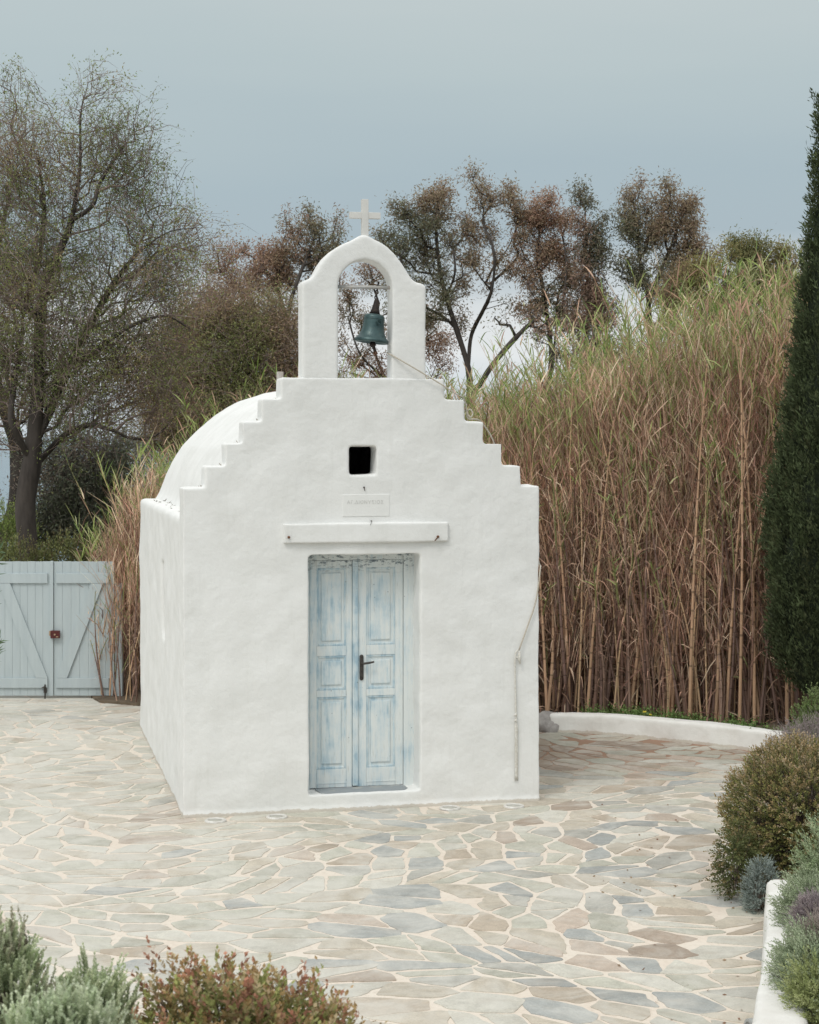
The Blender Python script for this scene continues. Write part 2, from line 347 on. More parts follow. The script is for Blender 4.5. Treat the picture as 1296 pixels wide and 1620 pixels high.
FW = [GP(*p) for p in ((868, 1159), (905, 1160), (960, 1163), (1050, 1172), (1150, 1183), (1225, 1195))]   # foot of the low curved wall
FWC = [Vector((p.x, p.y, 0)) for p in catmull(FW + [Vector((4.25, 16.35, 0)), Vector((4.75, 15.2, 0))], 5)]
def beyond_wall(x, y):
    if x < FWC[0].x: return y > FWC[0].y + .5 if x > -.5 else (y > 20.75 if x > -3.75 else False)
    for a, b in zip(FWC, FWC[1:]):
        if a.x <= x <= b.x: return y > a.y + (b.y - a.y) * (x - a.x) / (b.x - a.x)
    return x > 4.7
def build_paving():
    # crazy paving: every slab is an irregular polygon, cut from its neighbours with an uneven joint
    r = np.random.default_rng(21)
    x0, x1, y0, y1 = -7.2, 5.2, 5.9, 21.35
    pts = []
    cell = .262
    nx, ny = int((x1 - x0) / cell), int((y1 - y0) / cell)
    for i in range(nx):
        for j in range(ny):
            if r.random() < .13: continue
            pts.append((x0 + (i + .5 + r.uniform(-.56, .56)) * cell, y0 + (j + .5 + r.uniform(-.56, .56)) * cell))
    pts = np.array(pts)
    # locally stretch the metric so that slabs are long shards in changing directions
    verts, faces, cols = [], [], []
    palette = dict(sage=(.455, .445, .375), pale=(.54, .52, .455), beige=(.49, .44, .36), tan=(.43, .365, .29), slate=(.35, .36, .345), grey=(.40, .39, .35), pink=(.48, .40, .33), brown=(.37, .30, .24))
    for ci, p in enumerate(pts):
        if beyond_wall(p[0], p[1] - .1) or (p[0] > 2.3 + (p[1] - 11.2) * .2 and p[1] < 11.3 and p[0] > 2.2): continue
        a = 3.0 * mnoise.noise(Vector((p[0] * .5, p[1] * .5, 1))); st = 1.35
        ca, sa = math.cos(a), math.sin(a)
        d = pts - p; dist = np.hypot(d[:, 0], d[:, 1]); nb = np.argsort(dist)[1:22]
        poly = [(-.6, -.6), (.6, -.6), (.6, .6), (-.6, .6)]
        for q in nb:
            dx, dy = d[q]
            u, w = (ca * dx + sa * dy) / st, (-sa * dx + ca * dy) * st
            nxm, nym = ca * u / st - sa * w * st, sa * u / st + ca * w * st
            ln = math.hypot(nxm, nym); nn = (nxm / ln, nym / ln)
            lim = (nn[0] * dx + nn[1] * dy) / 2 - r.choice([.008, .012, .017, .025], p=[.15, .32, .33, .20])
            new = []
            for i2 in range(len(poly)):
                A, B = poly[i2], poly[(i2 + 1) % len(poly)]
                fa, fb = A[0]*nn[0] + A[1]*nn[1] - lim, B[0]*nn[0] + B[1]*nn[1] - lim
                if fa <= 0: new.append(A)
                if fa * fb < 0:
                    tt = fa / (fa - fb); new.append((A[0] + (B[0]-A[0]) * tt, A[1] + (B[1]-A[1]) * tt))
            poly = new
            if len(poly) < 3: break
        if len(poly) < 3: continue
        P = np.array(poly); area = .5 * abs(np.dot(P[:, 0], np.roll(P[:, 1], 1)) - np.dot(P[:, 1], np.roll(P[:, 0], 1)))
        if area < .006: continue
        # round the corners off a little, then make every edge slightly ragged
        Q = []
        for i2 in range(len(P)):
            A, B = P[i2], P[(i2 + 1) % len(P)]; L = np.hypot(*(B - A))
            if L < .02: Q.append((A + B) / 2); continue
            e = min(.25, .009 / L + .015); k = max(1, int(L / .06))
            for s in range(k + 1):
                f = e + (1 - 2 * e) * s / k
                nrm = np.array([-(B - A)[1], (B - A)[0]]) / L
                Q.append(A + (B - A) * f + nrm * r.normal() * (.0055 if 0 < s < k else .002))
        Q = np.array(Q) + p
        n = len(Q); z = .002 + r.random() * .0015; tx, ty = r.normal(size=2) * .002
        base = len(verts)
        for q in Q: verts.append((q[0], q[1], z + (q[0]-p[0]) * tx + (q[1]-p[1]) * ty + .0015))
        for q in Q:
            o2 = p + (q - p) * 1.01; verts.append((o2[0], o2[1], -.002))
        faces.append(tuple(range(base, base + n)))
        for i2 in range(n):
            j2 = (i2 + 1) % n; faces.append((base + i2, base + n + i2, base + n + j2, base + j2))
        # colour family drifts over the yard: pale sage to the left, slate and tan mixed to the right, brown at the back right
        x, y = p; left = sm(.3, -2.2, x); back = sm(15.6, 17.6, y) * sm(.4, 1.2, x)
        wts = dict(sage=.20 + .3 * left, pale=.20 + .35 * left, beige=.26, tan=.10 * (1 - left * .6), slate=.13 * (1 - left * .75) * (1 - back), grey=.12 * (1 - left * .5), pink=.05 + .12 * back, brown=.02 + .45 * back)
        kk = list(wts); ww = np.array([wts[q] for q in kk]); ww /= ww.sum()
        c = np.array(palette[kk[r.choice(len(kk), p=ww)]]) * r.uniform(.90, 1.12)
        c = c * (1 - .15 * back)  # back right slabs also darkened: shade from the nearby reeds put into the colour
        cols.append((n, np.clip(c, 0, 1)))
    me = bpy.data.meshes.new('paving_stones'); me.from_pydata(verts, [], faces); me.update()
    arr = np.ones((len(verts), 4), np.float32); i = 0
    for n, c in cols: arr[i:i + 2 * n, :3] = c; i += 2 * n
    a = me.color_attributes.new('Col', 'FLOAT_COLOR', 'POINT'); a.data.foreach_set('color', arr.ravel())
    m, t, b, o = new_mat('paving_stone'); k = MT(t); v = k.obj()
    at = k.n('ShaderNodeAttribute', attribute_name='Col')
    c = k.mix(1.0, at.outputs['Color'], k.ramp(k.noise(v, 9, 6, .65, .6), [(.25, .80), (.75, 1.18)]), 'MULTIPLY')
    c = k.mix(1.0, c, k.ramp(k.noise(v, 85, 5, .75), [(.3, .80), (.7, 1.12)]), 'MULTIPLY')
    c = k.mix(k.ramp(k.noise(k.obj((1, 2.3, 1)), 3.1, 4, .6), [(.5, 0), (.75, .45)]), c, (.42, .36, .29))
    # lime and grout smeared over parts of the slabs, most on the left-hand side of the yard
    sp = k.n('ShaderNodeSeparateXYZ'); k.l(v, sp.inputs[0])
    mr = k.n('ShaderNodeMapRange'); mr.inputs[1].default_value = .8; mr.inputs[2].default_value = -3.0; mr.inputs[3].default_value = .01; mr.inputs[4].default_value = .16; k.l(sp.outputs[0], mr.inputs[0])
    lime = k.ramp(k.math('ADD', k.noise(v, 2.2, 6, .68, .8), mr.outputs[0]), [(.48, 0), (.72, .68)])
    c = k.mix(lime, c, (.62, .60, .545))
    k.l(c, b.inputs['Base Color']); b.inputs['Roughness'].default_value = .72; b.inputs['Specular IOR Level'].default_value = .3
    p2 = k.bump(k.noise(v, 12, 6, .6), .006, .5, b); k.bump(k.noise(v, 90, 4, .6), .002, .5, b, p2)
    me.materials.append(m)
    tag(link('paving_stones', me), 'irregular sage, tan and slate flagstones laid round the chapel', kind='structure')
    m, t, b, o = new_mat('joint_mortar'); k = MT(t); v = k.obj()
    c = k.mix(k.ramp(k.noise(v, 1.2, 5, .6), [(.35, 0), (.68, 1)]), (.71, .645, .56), (.67, .58, .49))
    c = k.mix(k.ramp(k.noise(v, 24, 5, .7), [(.5, 0), (.8, .6)]), c, (.46, .38, .30))
    sp = k.n('ShaderNodeSeparateXYZ'); k.l(v, sp.inputs[0])   # brown joints at the back right, shade of the reeds put into their colour
    q1 = k.n('ShaderNodeMapRange'); q1.inputs[1].default_value = 15.4; q1.inputs[2].default_value = 17.2; k.l(sp.outputs[1], q1.inputs[0])
    q2 = k.n('ShaderNodeMapRange'); q2.inputs[1].default_value = .2; q2.inputs[2].default_value = 1.2; k.l(sp.outputs[0], q2.inputs[0])
    c = k.mix(k.math('MULTIPLY', q1.outputs[0], q2.outputs[0]), c, (.30, .19, .13))
    k.l(c, b.inputs['Base Color']); b.inputs['Roughness'].default_value = .95
    k.bump(k.noise(v, 30, 6, .7), .008, .6, b)
    g = GB(); g.add([(-12, 5.5, 0), (6, 5.5, 0), (6, 21.5, 0), (-12, 21.5, 0)], [(0, 1, 2, 3)], (0, 0, 0))
    tag(g.build('paving', m), 'cream mortar joints between the flagstones', kind='structure')
build_paving()
def slab(name, pts, z0, z1, mat, label, bumpy=.0):
    bm = bmesh.new()
    lo = [bm.verts.new((x, y, z0)) for x, y in pts]; hi = [bm.verts.new((x, y, z1)) for x, y in pts]
    f = bm.faces.new(hi); bm.faces.new(lo[::-1])
    for i in range(len(pts)): j = (i + 1) % len(pts); bm.faces.new((lo[i], lo[j], hi[j], hi[i]))
    tag(bm_obj(name, bm, mat), label, kind='structure')
slab('soil', [(-3.78, 20.98), (-3.6, 20.55), (-3.1, 20.3), (-1.0, 20.2), (.3, 19.75), (1.3, 19.1)] + [(p.x + .02, p.y + .12) for p in FWC[1:]] + [(9, 15), (9, 30), (-3.78, 30)], -.2, .03, M_soil, 'bare dark soil under the reeds')
NWO = [Vector(p) for p in ((1.02, 5.95, 0), (1.42, 7.6, 0), (1.84, 9.33, 0), (2.05, 10.3, 0), (2.20, 11.02, 0), (2.30, 11.28, 0), (2.55, 11.36, 0), (3.2, 11.42, 0), (4.4, 11.5, 0))]
slab('planting_bed', [(p.x + .1 * (i < 5), p.y - .1 * (i > 4)) for i, p in enumerate(NWO)] + [(9, 11.4), (9, 5.6), (1.1, 5.6)], -.1, .30, M_soil, 'soil of the raised bed behind the white planter wall')
slab('planting_soil', [(2.42, 11.5), (9, 11.5), (9, 15.3), (4.7, 15.25), (3.9, 14.8), (3.0, 13.6), (2.55, 12.6)], -.1, .06, M_soil, 'soil beside the paving under the clipped shrub')
slab('terrace', [(-12, 5.75), (.95, 5.75), (1.1, 5.55), (9, 5.55), (9, -6), (-12, -6)], -.1, 1.0, M_soil, 'raised earth terrace below the viewpoint')

# ---- low walls
def sweep_wall(name, path, thick, z0, tops, mat, label, batter=.03, vox=.022, seed=0, closed_cap=True):
    bm = bmesh.new(); n = len(path); rings = []
    for i, p in enumerate(path):
        d = (path[min(i + 1, n - 1)] - path[max(i - 1, 0)]).normalized(); s = Vector((d.y, -d.x, 0)) * (-1 if thick < 0 else 1); T = abs(thick)
        zt = tops[i] if hasattr(tops, '__len__') else tops
        rings.append([bm.verts.new(q) for q in (p + Vector((0, 0, z0)), p + s * batter + Vector((0, 0, zt)), p + s * (T - batter) + Vector((0, 0, zt)), p + s * T + Vector((0, 0, z0)))])
    for A, B in zip(rings, rings[1:]):
        for k in range(4): bm.faces.new((A[k], A[(k+1) % 4], B[(k+1) % 4], B[k]))
    bm.faces.new(rings[0]); bm.faces.new(rings[-1][::-1])
    o = plaster(name, bm, mat, None, vox, 7, .010, .002, seed)
    return tag(o, label, 'wall')
sweep_wall('garden_wall', FWC, -.24, -.05, [.19 + .035 * i / len(FWC) for i in range(len(FWC))], M_curb, 'low curved whitewashed wall holding back the reed bed', seed=3)
NW = catmull(NWO, 5); nl = len(NW)
nw = sweep_wall('planter_wall', NW, .30, -.05, [.52 - .24 * min(1, i / (nl * .62)) for i in range(nl)], M_curb, 'thick white planter wall overhung by lavender in the bottom right corner', seed=9)
bm = bmesh.new()   # little recessed light fitting in its face
fm = Matrix.Translation((1.665, 8.62, .20)) @ Matrix.Rotation(R(-76), 4, 'Z') @ Matrix.Rotation(R(90), 4, 'X')
bm_lathe(bm, [(.062, -.01), (.062, .012), (.048, .014), (.044, .004), (.001, .004)], 24, fm)
fx = bm_obj('light_fitting', bm, simple_mat('fitting_grey', (.36, .37, .36), .5), nw)
sweep_wall('terrace_wall', [Vector((-12, 5.95, 0)), Vector((-6, 5.95, 0)), Vector((-2, 5.95, 0)), Vector((.6, 5.95, 0)), Vector((1.0, 5.93, 0))], .26, -.05, 1.04, M_curb, 'white retaining wall below the foreground shrubs', vox=.04, seed=5)

# ================================================================== THE CHAPEL
chapel = empty('chapel', (AX, AY, 0), TH, 'small whitewashed chapel with a stepped gable, barrel roof and pale blue door', 'chapel')
def cells(bm, us, zs, inside, box, e=.004):
    us = sorted(us); zs = sorted(zs)
    for a, b in zip(us, us[1:]):
        for c, d in zip(zs, zs[1:]):
            if b - a < 1e-4 or d - c < 1e-4: continue
            r = inside((a + b) / 2, (c + d) / 2)
            if r: bm_box(bm, *box(a - e, b + e, c - e, d + e, r))
levels = [(290, 773, 853, 769), (325, 738, 823, 736), (357, 703, 794, 701), (385, 667, 765, 667), (415, 633, 735, 632), (445, 600, 703, 598)]
LV = [(PU(xl), PU(xr), (PC(xl, yl).z + PC(xr, yr).z) / 2) for xl, yl, xr, yr in levels]
Wd = PU(853); LEN = 4.64
DL, DR = PU(488), PU(665); DT = PC(575, 877).z; TZ = .133
WL, WR, WB, WT = PU(553), PU(597), PC(575, 752).z, PC(575, 706).z
FT = .34                                    # wall thickness at the door
us = sorted({0.0, Wd, DL, DR, WL, WR} | {l[0] for l in LV} | {l[1] for l in LV})
zs = sorted({-.06, TZ, DT, WB, WT} | {l[2] for l in LV})
def ins(u, z):
    if DL < u < DR and TZ < z < DT: return 0
    if WL < u < WR and WB < z < WT: return 0
    if z < LV[0][2]: return .34
    for l, r_, zz_ in LV[1:]:
        if z < zz_: return .27 if l < u < r_ else 0
    return 0
bm = bmesh.new()
cells(bm, us, zs, ins, lambda a, b, c, d, r: (max(a, 0), min(b, Wd), 0, r, c, d))
# slightly spread foot of the wall
bm_box(bm, -.006, Wd + .006, -.012, .2, -.06, .03)
plaster('facade', bm, M_wall, chapel, .0135, 5, .0095, .0016, 1.0, (PU(542), PU(616), PC(579, 817).z, PC(579, 782).z))
# ---- bell arch
bz = PC(575, 600).z
outer = [(478, 606), (478, 447), (482, 443.5), (492, 441), (498, 434), (505, 420), (514, 407), (527, 395), (542, 386), (556, 380), (566, 375), (572, 371.5), (579, 371.5), (588, 376), (600, 382), (614, 391), (627, 404), (637, 417), (645, 430), (652, 441), (658, 446), (668, 448.5), (674.5, 452), (674.5, 606)]
inner_l, inner_r = 535.5, 621
def O(px, py): q = PC(px, py); return (q.x, q.z)
ui0, ui1 = PU(inner_l), PU(inner_r); uc = (ui0 + ui1) / 2; ra = (ui1 - ui0) / 2; zs0 = PC(578, 457).z; rz = PC(578, 411).z - zs0
bm = bmesh.new()
OUT = [O(*p) for p in outer]; BT = .215
def inner_for(i):
    u, z = OUT[i]
    if i == 0: return (ui0, OUT[0][1])
    if i == len(OUT) - 1: return (ui1, OUT[-1][1])
    a = math.pi * (1 - (i - 1) / (len(OUT) - 3))
    return (uc + ra * math.cos(a), zs0 + rz * math.sin(a))
F_, B_ = [], []
for i in range(len(OUT)):
    o_, n_ = OUT[i], inner_for(i)
    F_.append((bm.verts.new((o_[0], 0.0, o_[1])), bm.verts.new((n_[0], 0.0, n_[1]))))
    B_.append((bm.verts.new((o_[0], BT, o_[1])), bm.verts.new((n_[0], BT, n_[1]))))
for i in range(len(OUT) - 1):
    bm.faces.new((F_[i][0], F_[i][1], F_[i+1][1], F_[i+1][0])); bm.faces.new((B_[i][0], B_[i+1][0], B_[i+1][1], B_[i][1]))
    bm.faces.new((F_[i][0], F_[i+1][0], B_[i+1][0], B_[i][0])); bm.faces.new((F_[i][1], B_[i][1], B_[i+1][1], F_[i+1][1]))
for e in (0, -1): bm.faces.new((F_[e][0], B_[e][0], B_[e][1], F_[e][1]))
bmesh.ops.translate(bm, verts=bm.verts, vec=(0, .003, 0))
plaster('bell_arch', bm, M_wall, chapel, .0125, 7, .0045, .0012, 4.0)
# ---- cross
bm = bmesh.new(); cx0, cx1 = PU(572, .1), PU(582.4, .1)
bm_box(bm, cx0, cx1, .075, .125, PC(577, 378, .1).z, PC(577, 315.5, .1).z, .003)
zc0, zc1 = PC(577, 346, .1).z, PC(577, 336, .1).z
bm_box(bm, PU(553, .1), cx0, .077, .123, zc0, zc1, .003); bm_box(bm, cx1, PU(601.5, .1), .077, .123, zc0, zc1, .003)
bm_obj('cross', bm, M_marble, chapel)
# ---- nave walls with the blocked slit in the left wall, and the barrel roof
bm = bmesh.new(); ZL = 2.44
def lft(v, z): return (.13 if (1.75 < v < 2.0 and 1.26 < z < 1.95) else .001)
cells(bm, [.22, 1.75, 2.0, LEN], [-.06, 1.26, 1.95, ZL], lambda a, b: lft(a, b), lambda a, b, c, d, r: (r, .33, a, min(b, LEN), c, min(d, ZL)))
bm_box(bm, Wd - .33, Wd - .002, .22, LEN, -.06, ZL); bm_box(bm, .1, Wd - .1, LEN - .33, LEN - .002, -.06, ZL)
plaster('wall', bm, M_brush, chapel, .026, 5, .011, .002, 6.0)
prof = [(244, 788), (252, 777), (262, 750), (272, 730), (286, 706), (311, 681), (338, 657), (373, 636), (410, 624), (441, 618.5)]
cu = Wd / 2 + .012
half = [(PC(px, py, LEN).x - cu, PC(px, py, LEN).z) for px, py in prof]
half[0] = (-Wd / 2 + .13, ZL - .03); half[-1] = (0, half[-1][1])
full = half + [(-a, b) for a, b in half[:-1][::-1]]
bm = bmesh.new(); ringo = []
for vv in (.20, LEN - .02):
    a = [bm.verts.new((cu + x, vv, z)) for x, z in full]; b2 = [bm.verts.new((cu + x * .88, vv, ZL - .25 + (z - ZL + .25) * .88 - .02)) for x, z in full]
    ringo.append((a, b2))
(a0, b0), (a1, b1) = ringo
for i in range(len(full) - 1):
    bm.faces.new((a0[i], a0[i+1], a1[i+1], a1[i])); bm.faces.new((b0[i], b1[i], b1[i+1], b0[i+1]))
    bm.faces.new((a0[i], b0[i], b0[i+1], a0[i+1])); bm.faces.new((a1[i], a1[i+1], b1[i+1], b1[i]))
bm.faces.new((a0[0], a1[0], b1[0], b0[0])); bm.faces.new((a0[-1], b0[-1], b1[-1], a1[-1]))
bw0 = [bm.verts.new((cu + x * .97, LEN - .25, z - .03)) for x, z in full]; bw1 = [bm.verts.new((cu + x * .97, LEN - .05, z - .03)) for x, z in full]
bm.faces.new(bw0[::-1]); bm.faces.new(bw1)
for i in range(len(full)): j = (i + 1) % len(full); bm.faces.new((bw0[i], bw0[j], bw1[j], bw1[i]))
plaster('roof', bm, M_brush, chapel, .028, 6, .010, .0015, 8.0)
# ---- lintel beam, plaque, fixings
bm = bmesh.new(); z0, z1 = PC(450, 860, -.03).z, PC(450, 829, -.03).z
bm_box(bm, PU(449, -.035), PU(710, -.035), -.040, .05, z0, z1)
ln = plaster('lintel', bm, M_wall, chapel, .009, 6, .006, .001, 12.0)
bm = bmesh.new(); pz0, pz1 = PC(579, 817).z, PC(579, 782).z; pu0, pu1 = PU(542), PU(616)
M_plaque = simple_mat('painted_plaque', (.785, .785, .765), .9, col2=(.75, .75, .73), sc=10, bump=.15, bsc=60)
bm_box(bm, pu0, pu1, -.0045, .04, pz0, pz1, .004)
plq = bm_obj('plaque', bm, M_plaque, chapel)
fc = bpy.data.curves.new('lettering', 'FONT'); fc.body = "ΑΓ.ΔΙΟΝΥΣΙΟΣ"; fc.size = .040; fc.space_character = 1.14; fc.extrude = .0006; fc.align_x = 'CENTER'
fo = bpy.data.objects.new('t', fc); COL.objects.link(fo)
dg = bpy.context.evaluated_depsgraph_get(); tm = bpy.data.meshes.new_from_object(fo.evaluated_get(dg)); bpy.data.objects.remove(fo)
tm.name = 'lettering'; M_let = simple_mat('worn_lettering', (.52, .515, .49), .8, col2=(.73, .725, .70), sc=60, r=(.45, .68)); tm.materials.clear(); tm.materials.append(M_let)
lo = link('lettering', tm, plq); lo.rotation_euler = (R(90), 0, 0); lo.location = (PU(578), -.0056, PC(578, 797).z)
def nail(px, py, parent, v=-.045, r=.011, mat=M_rust, tail=None):
    bm = bmesh.new(); q = PC(px, py, v)
    bm_tube(bm, [q + Vector((0, .03, 0)), q + Vector((0, -.004, .0)), q + Vector((0, -.013, -.003))], [r * .7, r, r * .6], 7)
    if tail: bm_tube(bm, [q + Vector((0, -.01, 0)), q + Vector(tail)], [r * .5, r * .35], 5)
    return bm_obj('nail', bm, mat, parent)
nail(457, 850, ln, r=.012); nail(693, 849, ln, r=.012, tail=(-.03, -.01, -.035)); nail(588, 824, ln, v=-.03, r=.005, mat=M_iron, tail=(-.012, -.014, -.035))
nail(576, 771, chapel, v=-.004, r=.008, mat=M_iron, tail=(.004, -.018, -.03))
# ---- door
dv = .255
d0, d1 = PU(487.5, dv), PU(652, dv); dz0, dz1 = TZ + .005, PC(570, 882, dv).z
MU0, MU1 = PU(557, dv), PU(566, dv); LR1 = PU(638, dv)
dz0 = TZ + .010
def colored(bm, name, mat, parent, blue):
    """blue: function(face centre) -> 0..1 how much old blue shows"""
    bmesh.ops.recalc_face_normals(bm, faces=bm.faces[:])
    me = bpy.data.meshes.new(name); bm.to_mesh(me); bm.free(); me.materials.append(mat)
    a = me.color_attributes.new('Col', 'FLOAT_COLOR', 'POINT')
    for i, v_ in enumerate(me.vertices): b_ = blue(v_.co); a.data[i].color = (b_, b_, b_, 1)
    return link(name, me, parent)
bm = bmesh.new()
bm_box(bm, MU0 + .003, MU1, dv - .018, dv + .02, dz0 + .01, dz1 - .02, .004)                       # cover strip
bm_box(bm, LR1 + .0015, d1 + .03, dv - .022, dv + .06, dz0 - .03, dz1 + .03, .004)          # right post
bm_box(bm, d0 - .02, LR1 + .005, dv - .012, dv + .05, dz1 - .018, dz1 + .05, .003)      # head
bm_box(bm, d0 - .03, d0 + .012, dv - .006, dv + .06, dz0 - .02, dz1 - .019, .003)
door = colored(bm, 'door', M_door, chapel, lambda c: .95 if c.x < MU1 + .01 and c.x > MU0 - .01 else (.0 if c.x > LR1 else .30))
def leaf(u0, u1, pu0_, pu1_, nm='door_leaf'):
    bm = bmesh.new(); zz = [(1217, 1103), (1092, 1038), (1022, 899)]
    P = [(PC(520, a, dv).z, PC(520, b, dv).z) for a, b in zz]
    bm_box(bm, u0, u1, dv + .014, dv + .035, dz0, dz1 - .02)                       # backing
    bm_box(bm, u0 + .002, pu0_, dv, dv + .03, dz0 + .001, dz1 - .021, .003); bm_box(bm, pu1_, u1 - .002, dv, dv + .03, dz0 + .001, dz1 - .021, .003)
    edges = [dz0 + .001] + [q for p in P for q in p] + [dz1 - .021]
    for i in range(0, len(edges), 2): bm_box(bm, pu0_ + .001, pu1_ - .001, dv + .001, dv + .03, edges[i], edges[i + 1], .003)
    for a, b in P:
        for (x0, x1, y0_, y1_) in ((pu0_, pu0_ + .017, a, b), (pu1_ - .017, pu1_, a, b), (pu0_ + .018, pu1_ - .018, a, a + .016), (pu0_ + .018, pu1_ - .018, b - .016, b)):
            bm_box(bm, x0, x1, dv + .0045, dv + .02, y0_, y1_, .004)
        m_ = .040; bm_box(bm, pu0_ + m_, pu1_ - m_, dv + .003, dv + .02, a + m_, b - m_, .010)
    bm_box(bm, pu0_ - .005, pu1_ + .005, dv - .003, dv + .01, dz0 + .035, dz0 + .041)
    def blue(c):
        m = 0.10
        for a, b in P:
            if pu0_ - .002 < c.x < pu1_ + .002 and a - .002 < c.z < b + .002:
                ed = min(c.x - pu0_, pu1_ - c.x, c.z - a, b - c.z); m = .95 if ed < .036 else .45
        if c.x < u0 + .02: m = max(m, .6)
        return m
    return colored(bm, nm, M_door, door, blue)
leaf(d0 + .014, MU0 + .002, PU(501, dv), PU(548, dv)); rl = leaf(MU1 + .001, LR1, PU(579.5, dv), PU(625.5, dv))
bm = bmesh.new(); hu = PU(572, dv); hz0, hz1 = PC(572, 1076, dv).z, PC(572, 1036, dv).z
bm_box(bm, hu - .017, hu + .017, dv - .010, dv + .002, hz0 + .012, hz1 - .012, .004)
for zz_ in (hz0 + .014, hz1 - .014): bm_lathe(bm, [(.001, -.008), (.015, -.008), (.017, 0), (.017, .006)], 14, Matrix.Translation((hu, dv - .002, zz_)) @ Matrix.Rotation(R(90), 4, 'X') @ Matrix.Scale(-1, 4, (0, 0, 1)))
hz = PC(572, 1049, dv).z
bm_tube(bm, [(hu, dv, hz), (hu, dv - .045, hz)], .009, 10)
bm_tube(bm, catmull([(hu - .004, dv - .047, hz - .002), (hu + .03, dv - .05, hz + .003), (hu + .07, dv - .050, hz + .008), (hu + .098, dv - .047, hz + .013)], 4), [.0095] * 8 + [.008] * 5, 10)
bm_tube(bm, [(hu, dv - .008, hz - .062), (hu, dv - .014, hz - .062)], .006, 10)
bm_obj('handle', bm, M_iron, rl, True)
# slate tread on the threshold
bm = bmesh.new(); q = [(505, 1244), (627, 1241), (637, 1254.5), (520, 1261)]
def onz(px, py, z):
    Y = FPX * (CAMZ - z) / (py - HY); X = (px - CX) / FPX * Y; dx, dy = X - AX, Y - AY
    return Vector((dx * cT + dy * sT, -dx * sT + dy * cT, z))
ov = [(500, 1247), (563, 1244), (618, 1241), (628, 1243), (636, 1252), (637, 1254.5), (575, 1257.5), (513, 1261), (505, 1259)]
ov = [(499, .235), (570, .245), (630, .245), (640, .21), (641, .10), (634, .045), (575, .035), (512, .03), (503, .06)]
hi = [bm.verts.new((PU(a, .2), b, TZ + .012)) for a, b in ov[::-1]]; lw = [bm.verts.new((PU(a, .2), b, TZ - .02)) for a, b in ov[::-1]]
bm.faces.new(hi[::-1]); bm.faces.new(lw)
for i in range(len(hi)): j = (i + 1) % len(hi); bm.faces.new((hi[i], hi[j], lw[j], lw[i]))
bm_obj('doorstep', bm, M_slate, chapel)
# iron bar of the bell and the little weathered board behind the gable
b0_, b1_ = PC(534, 453.5, .1), PC(622, 455, .1)
bm = bmesh.new(); bm_tube(bm, [b0_ + Vector((-.04, 0, 0)), b1_ + Vector((.04, 0, 0))], .0155, 12); bm_obj('bell_bar', bm, M_pipe, chapel, True)
bm = bmesh.new(); bq = PC(438, 588, .5); bq2 = PC(448, 625, .5); bm_box(bm, bq.x, bq2.x, .48, .52, bq2.z - .12, bq.z, .004)
bm_obj('board', bm, simple_mat('weathered_board', (.42, .37, .33), .85, col2=(.62, .60, .57), sc=12, stretch=(3, 3, .5)), chapel)

# ---- bell
bc = PC(599, 452, .1); bell = empty('bell', (0, 0, 0), 0, 'green bronze bell hanging on a short chain in the white arch', 'bell')
bell.location = Matrix.Rotation(TH, 4, 'Z') @ bc + Vector((AX, AY, 0)); bell.rotation_euler = (0, 0, TH)
K = 1 / 187.0
tilt = Matrix.Rotation(R(7), 4, 'Y')
top = Vector((-.024, 0, -.178))
bmb = bmesh.new(); H = .235
pf = [(.001, .030), (.035, .030), (.072, .022), (.083, .010), (.086, -.005), (.087, -.05), (.091, -.10), (.099, -.145), (.113, -.185), (.132, -.212), (.1425, -.222), (.1435, -.232), (.1425, -.250), (.134, -.252), (.118, -.232), (.10, -.19), (.085, -.13), (.078, -.02), (.001, .0)]
bm_lathe(bmb, [(r_ , z_ * .86 - .085) for r_, z_ in pf], 48, Matrix.Translation(top) @ tilt)
for zz_, rr_ in ((-.072, .0885), (-.185, .0990), (-.196, .1020)):
    pts = [Matrix.Translation(top) @ tilt @ Vector((rr_ * math.cos(a), rr_ * math.sin(a), zz_ - .03)) for a in [2*math.pi*i/40 for i in range(40)]]
    bm_tube(bmb, pts, .0025, 6, closed=True)
# round medallion cast on the side
for i, r_ in enumerate((.022, .012)):
    pts = []
    for a in range(24):
        x, z = r_ * math.cos(a * math.pi / 12), r_ * math.sin(a * math.pi / 12) * 1.1 - .135
        pts.append(Matrix.Translation(top) @ tilt @ Vector((x + .022, -math.sqrt(.0905**2 - (x + .022)**2) - .001, z)))
    bm_tube(bmb, pts, .003, 6, closed=True)
bm_obj('bell_body', bmb, M_bell, bell, True)
bm = bmesh.new(); bm_lathe(bm, [(.001, .075), (.014, .07), (.019, .055), (.026, .01), (.034, -.025), (.046, -.060), (.001, -.060)], 16, Matrix.Translation(top) @ tilt @ Matrix.Scale(.8, 4, (0, 1, 0)))
M_black = simple_mat('blackened_iron', (.012, .011, .011), .7, col2=(.045, .030, .024), sc=50, bump=.3)
bm_obj('headstock', bm, M_black, bell, True)
bm = bmesh.new(); yt = .028; zb = top.z + .068; nlk = 6; st = (yt - zb) / nlk
for i in range(nlk):
    c = Vector((top.x * (i + .5) / nlk + .0, 0, yt - (i + .5) * st)); pts = []
    for a in range(14):
        t = a * math.pi / 7; x, z = .0095 * math.cos(t), (st * .66) * math.sin(t); pts.append(c + (Vector((x, .001, z)) if i % 2 else Vector((x * .45, x * .9, z))))
    bm_tube(bm, pts, (.0052 if i % 2 else .0046), 6, closed=True)
bm_obj('chain', bm, M_black, bell, True)
cl = Matrix.Translation(top) @ tilt @ Vector((.012, 0, -.315))
bm = bmesh.new(); bm_tube(bm, [Matrix.Translation(top) @ tilt @ Vector((0, 0, -.05)), cl], .008, 8)
bmesh.ops.create_uvsphere(bm, u_segments=14, v_segments=10, radius=.0275, matrix=Matrix.Translation(cl))
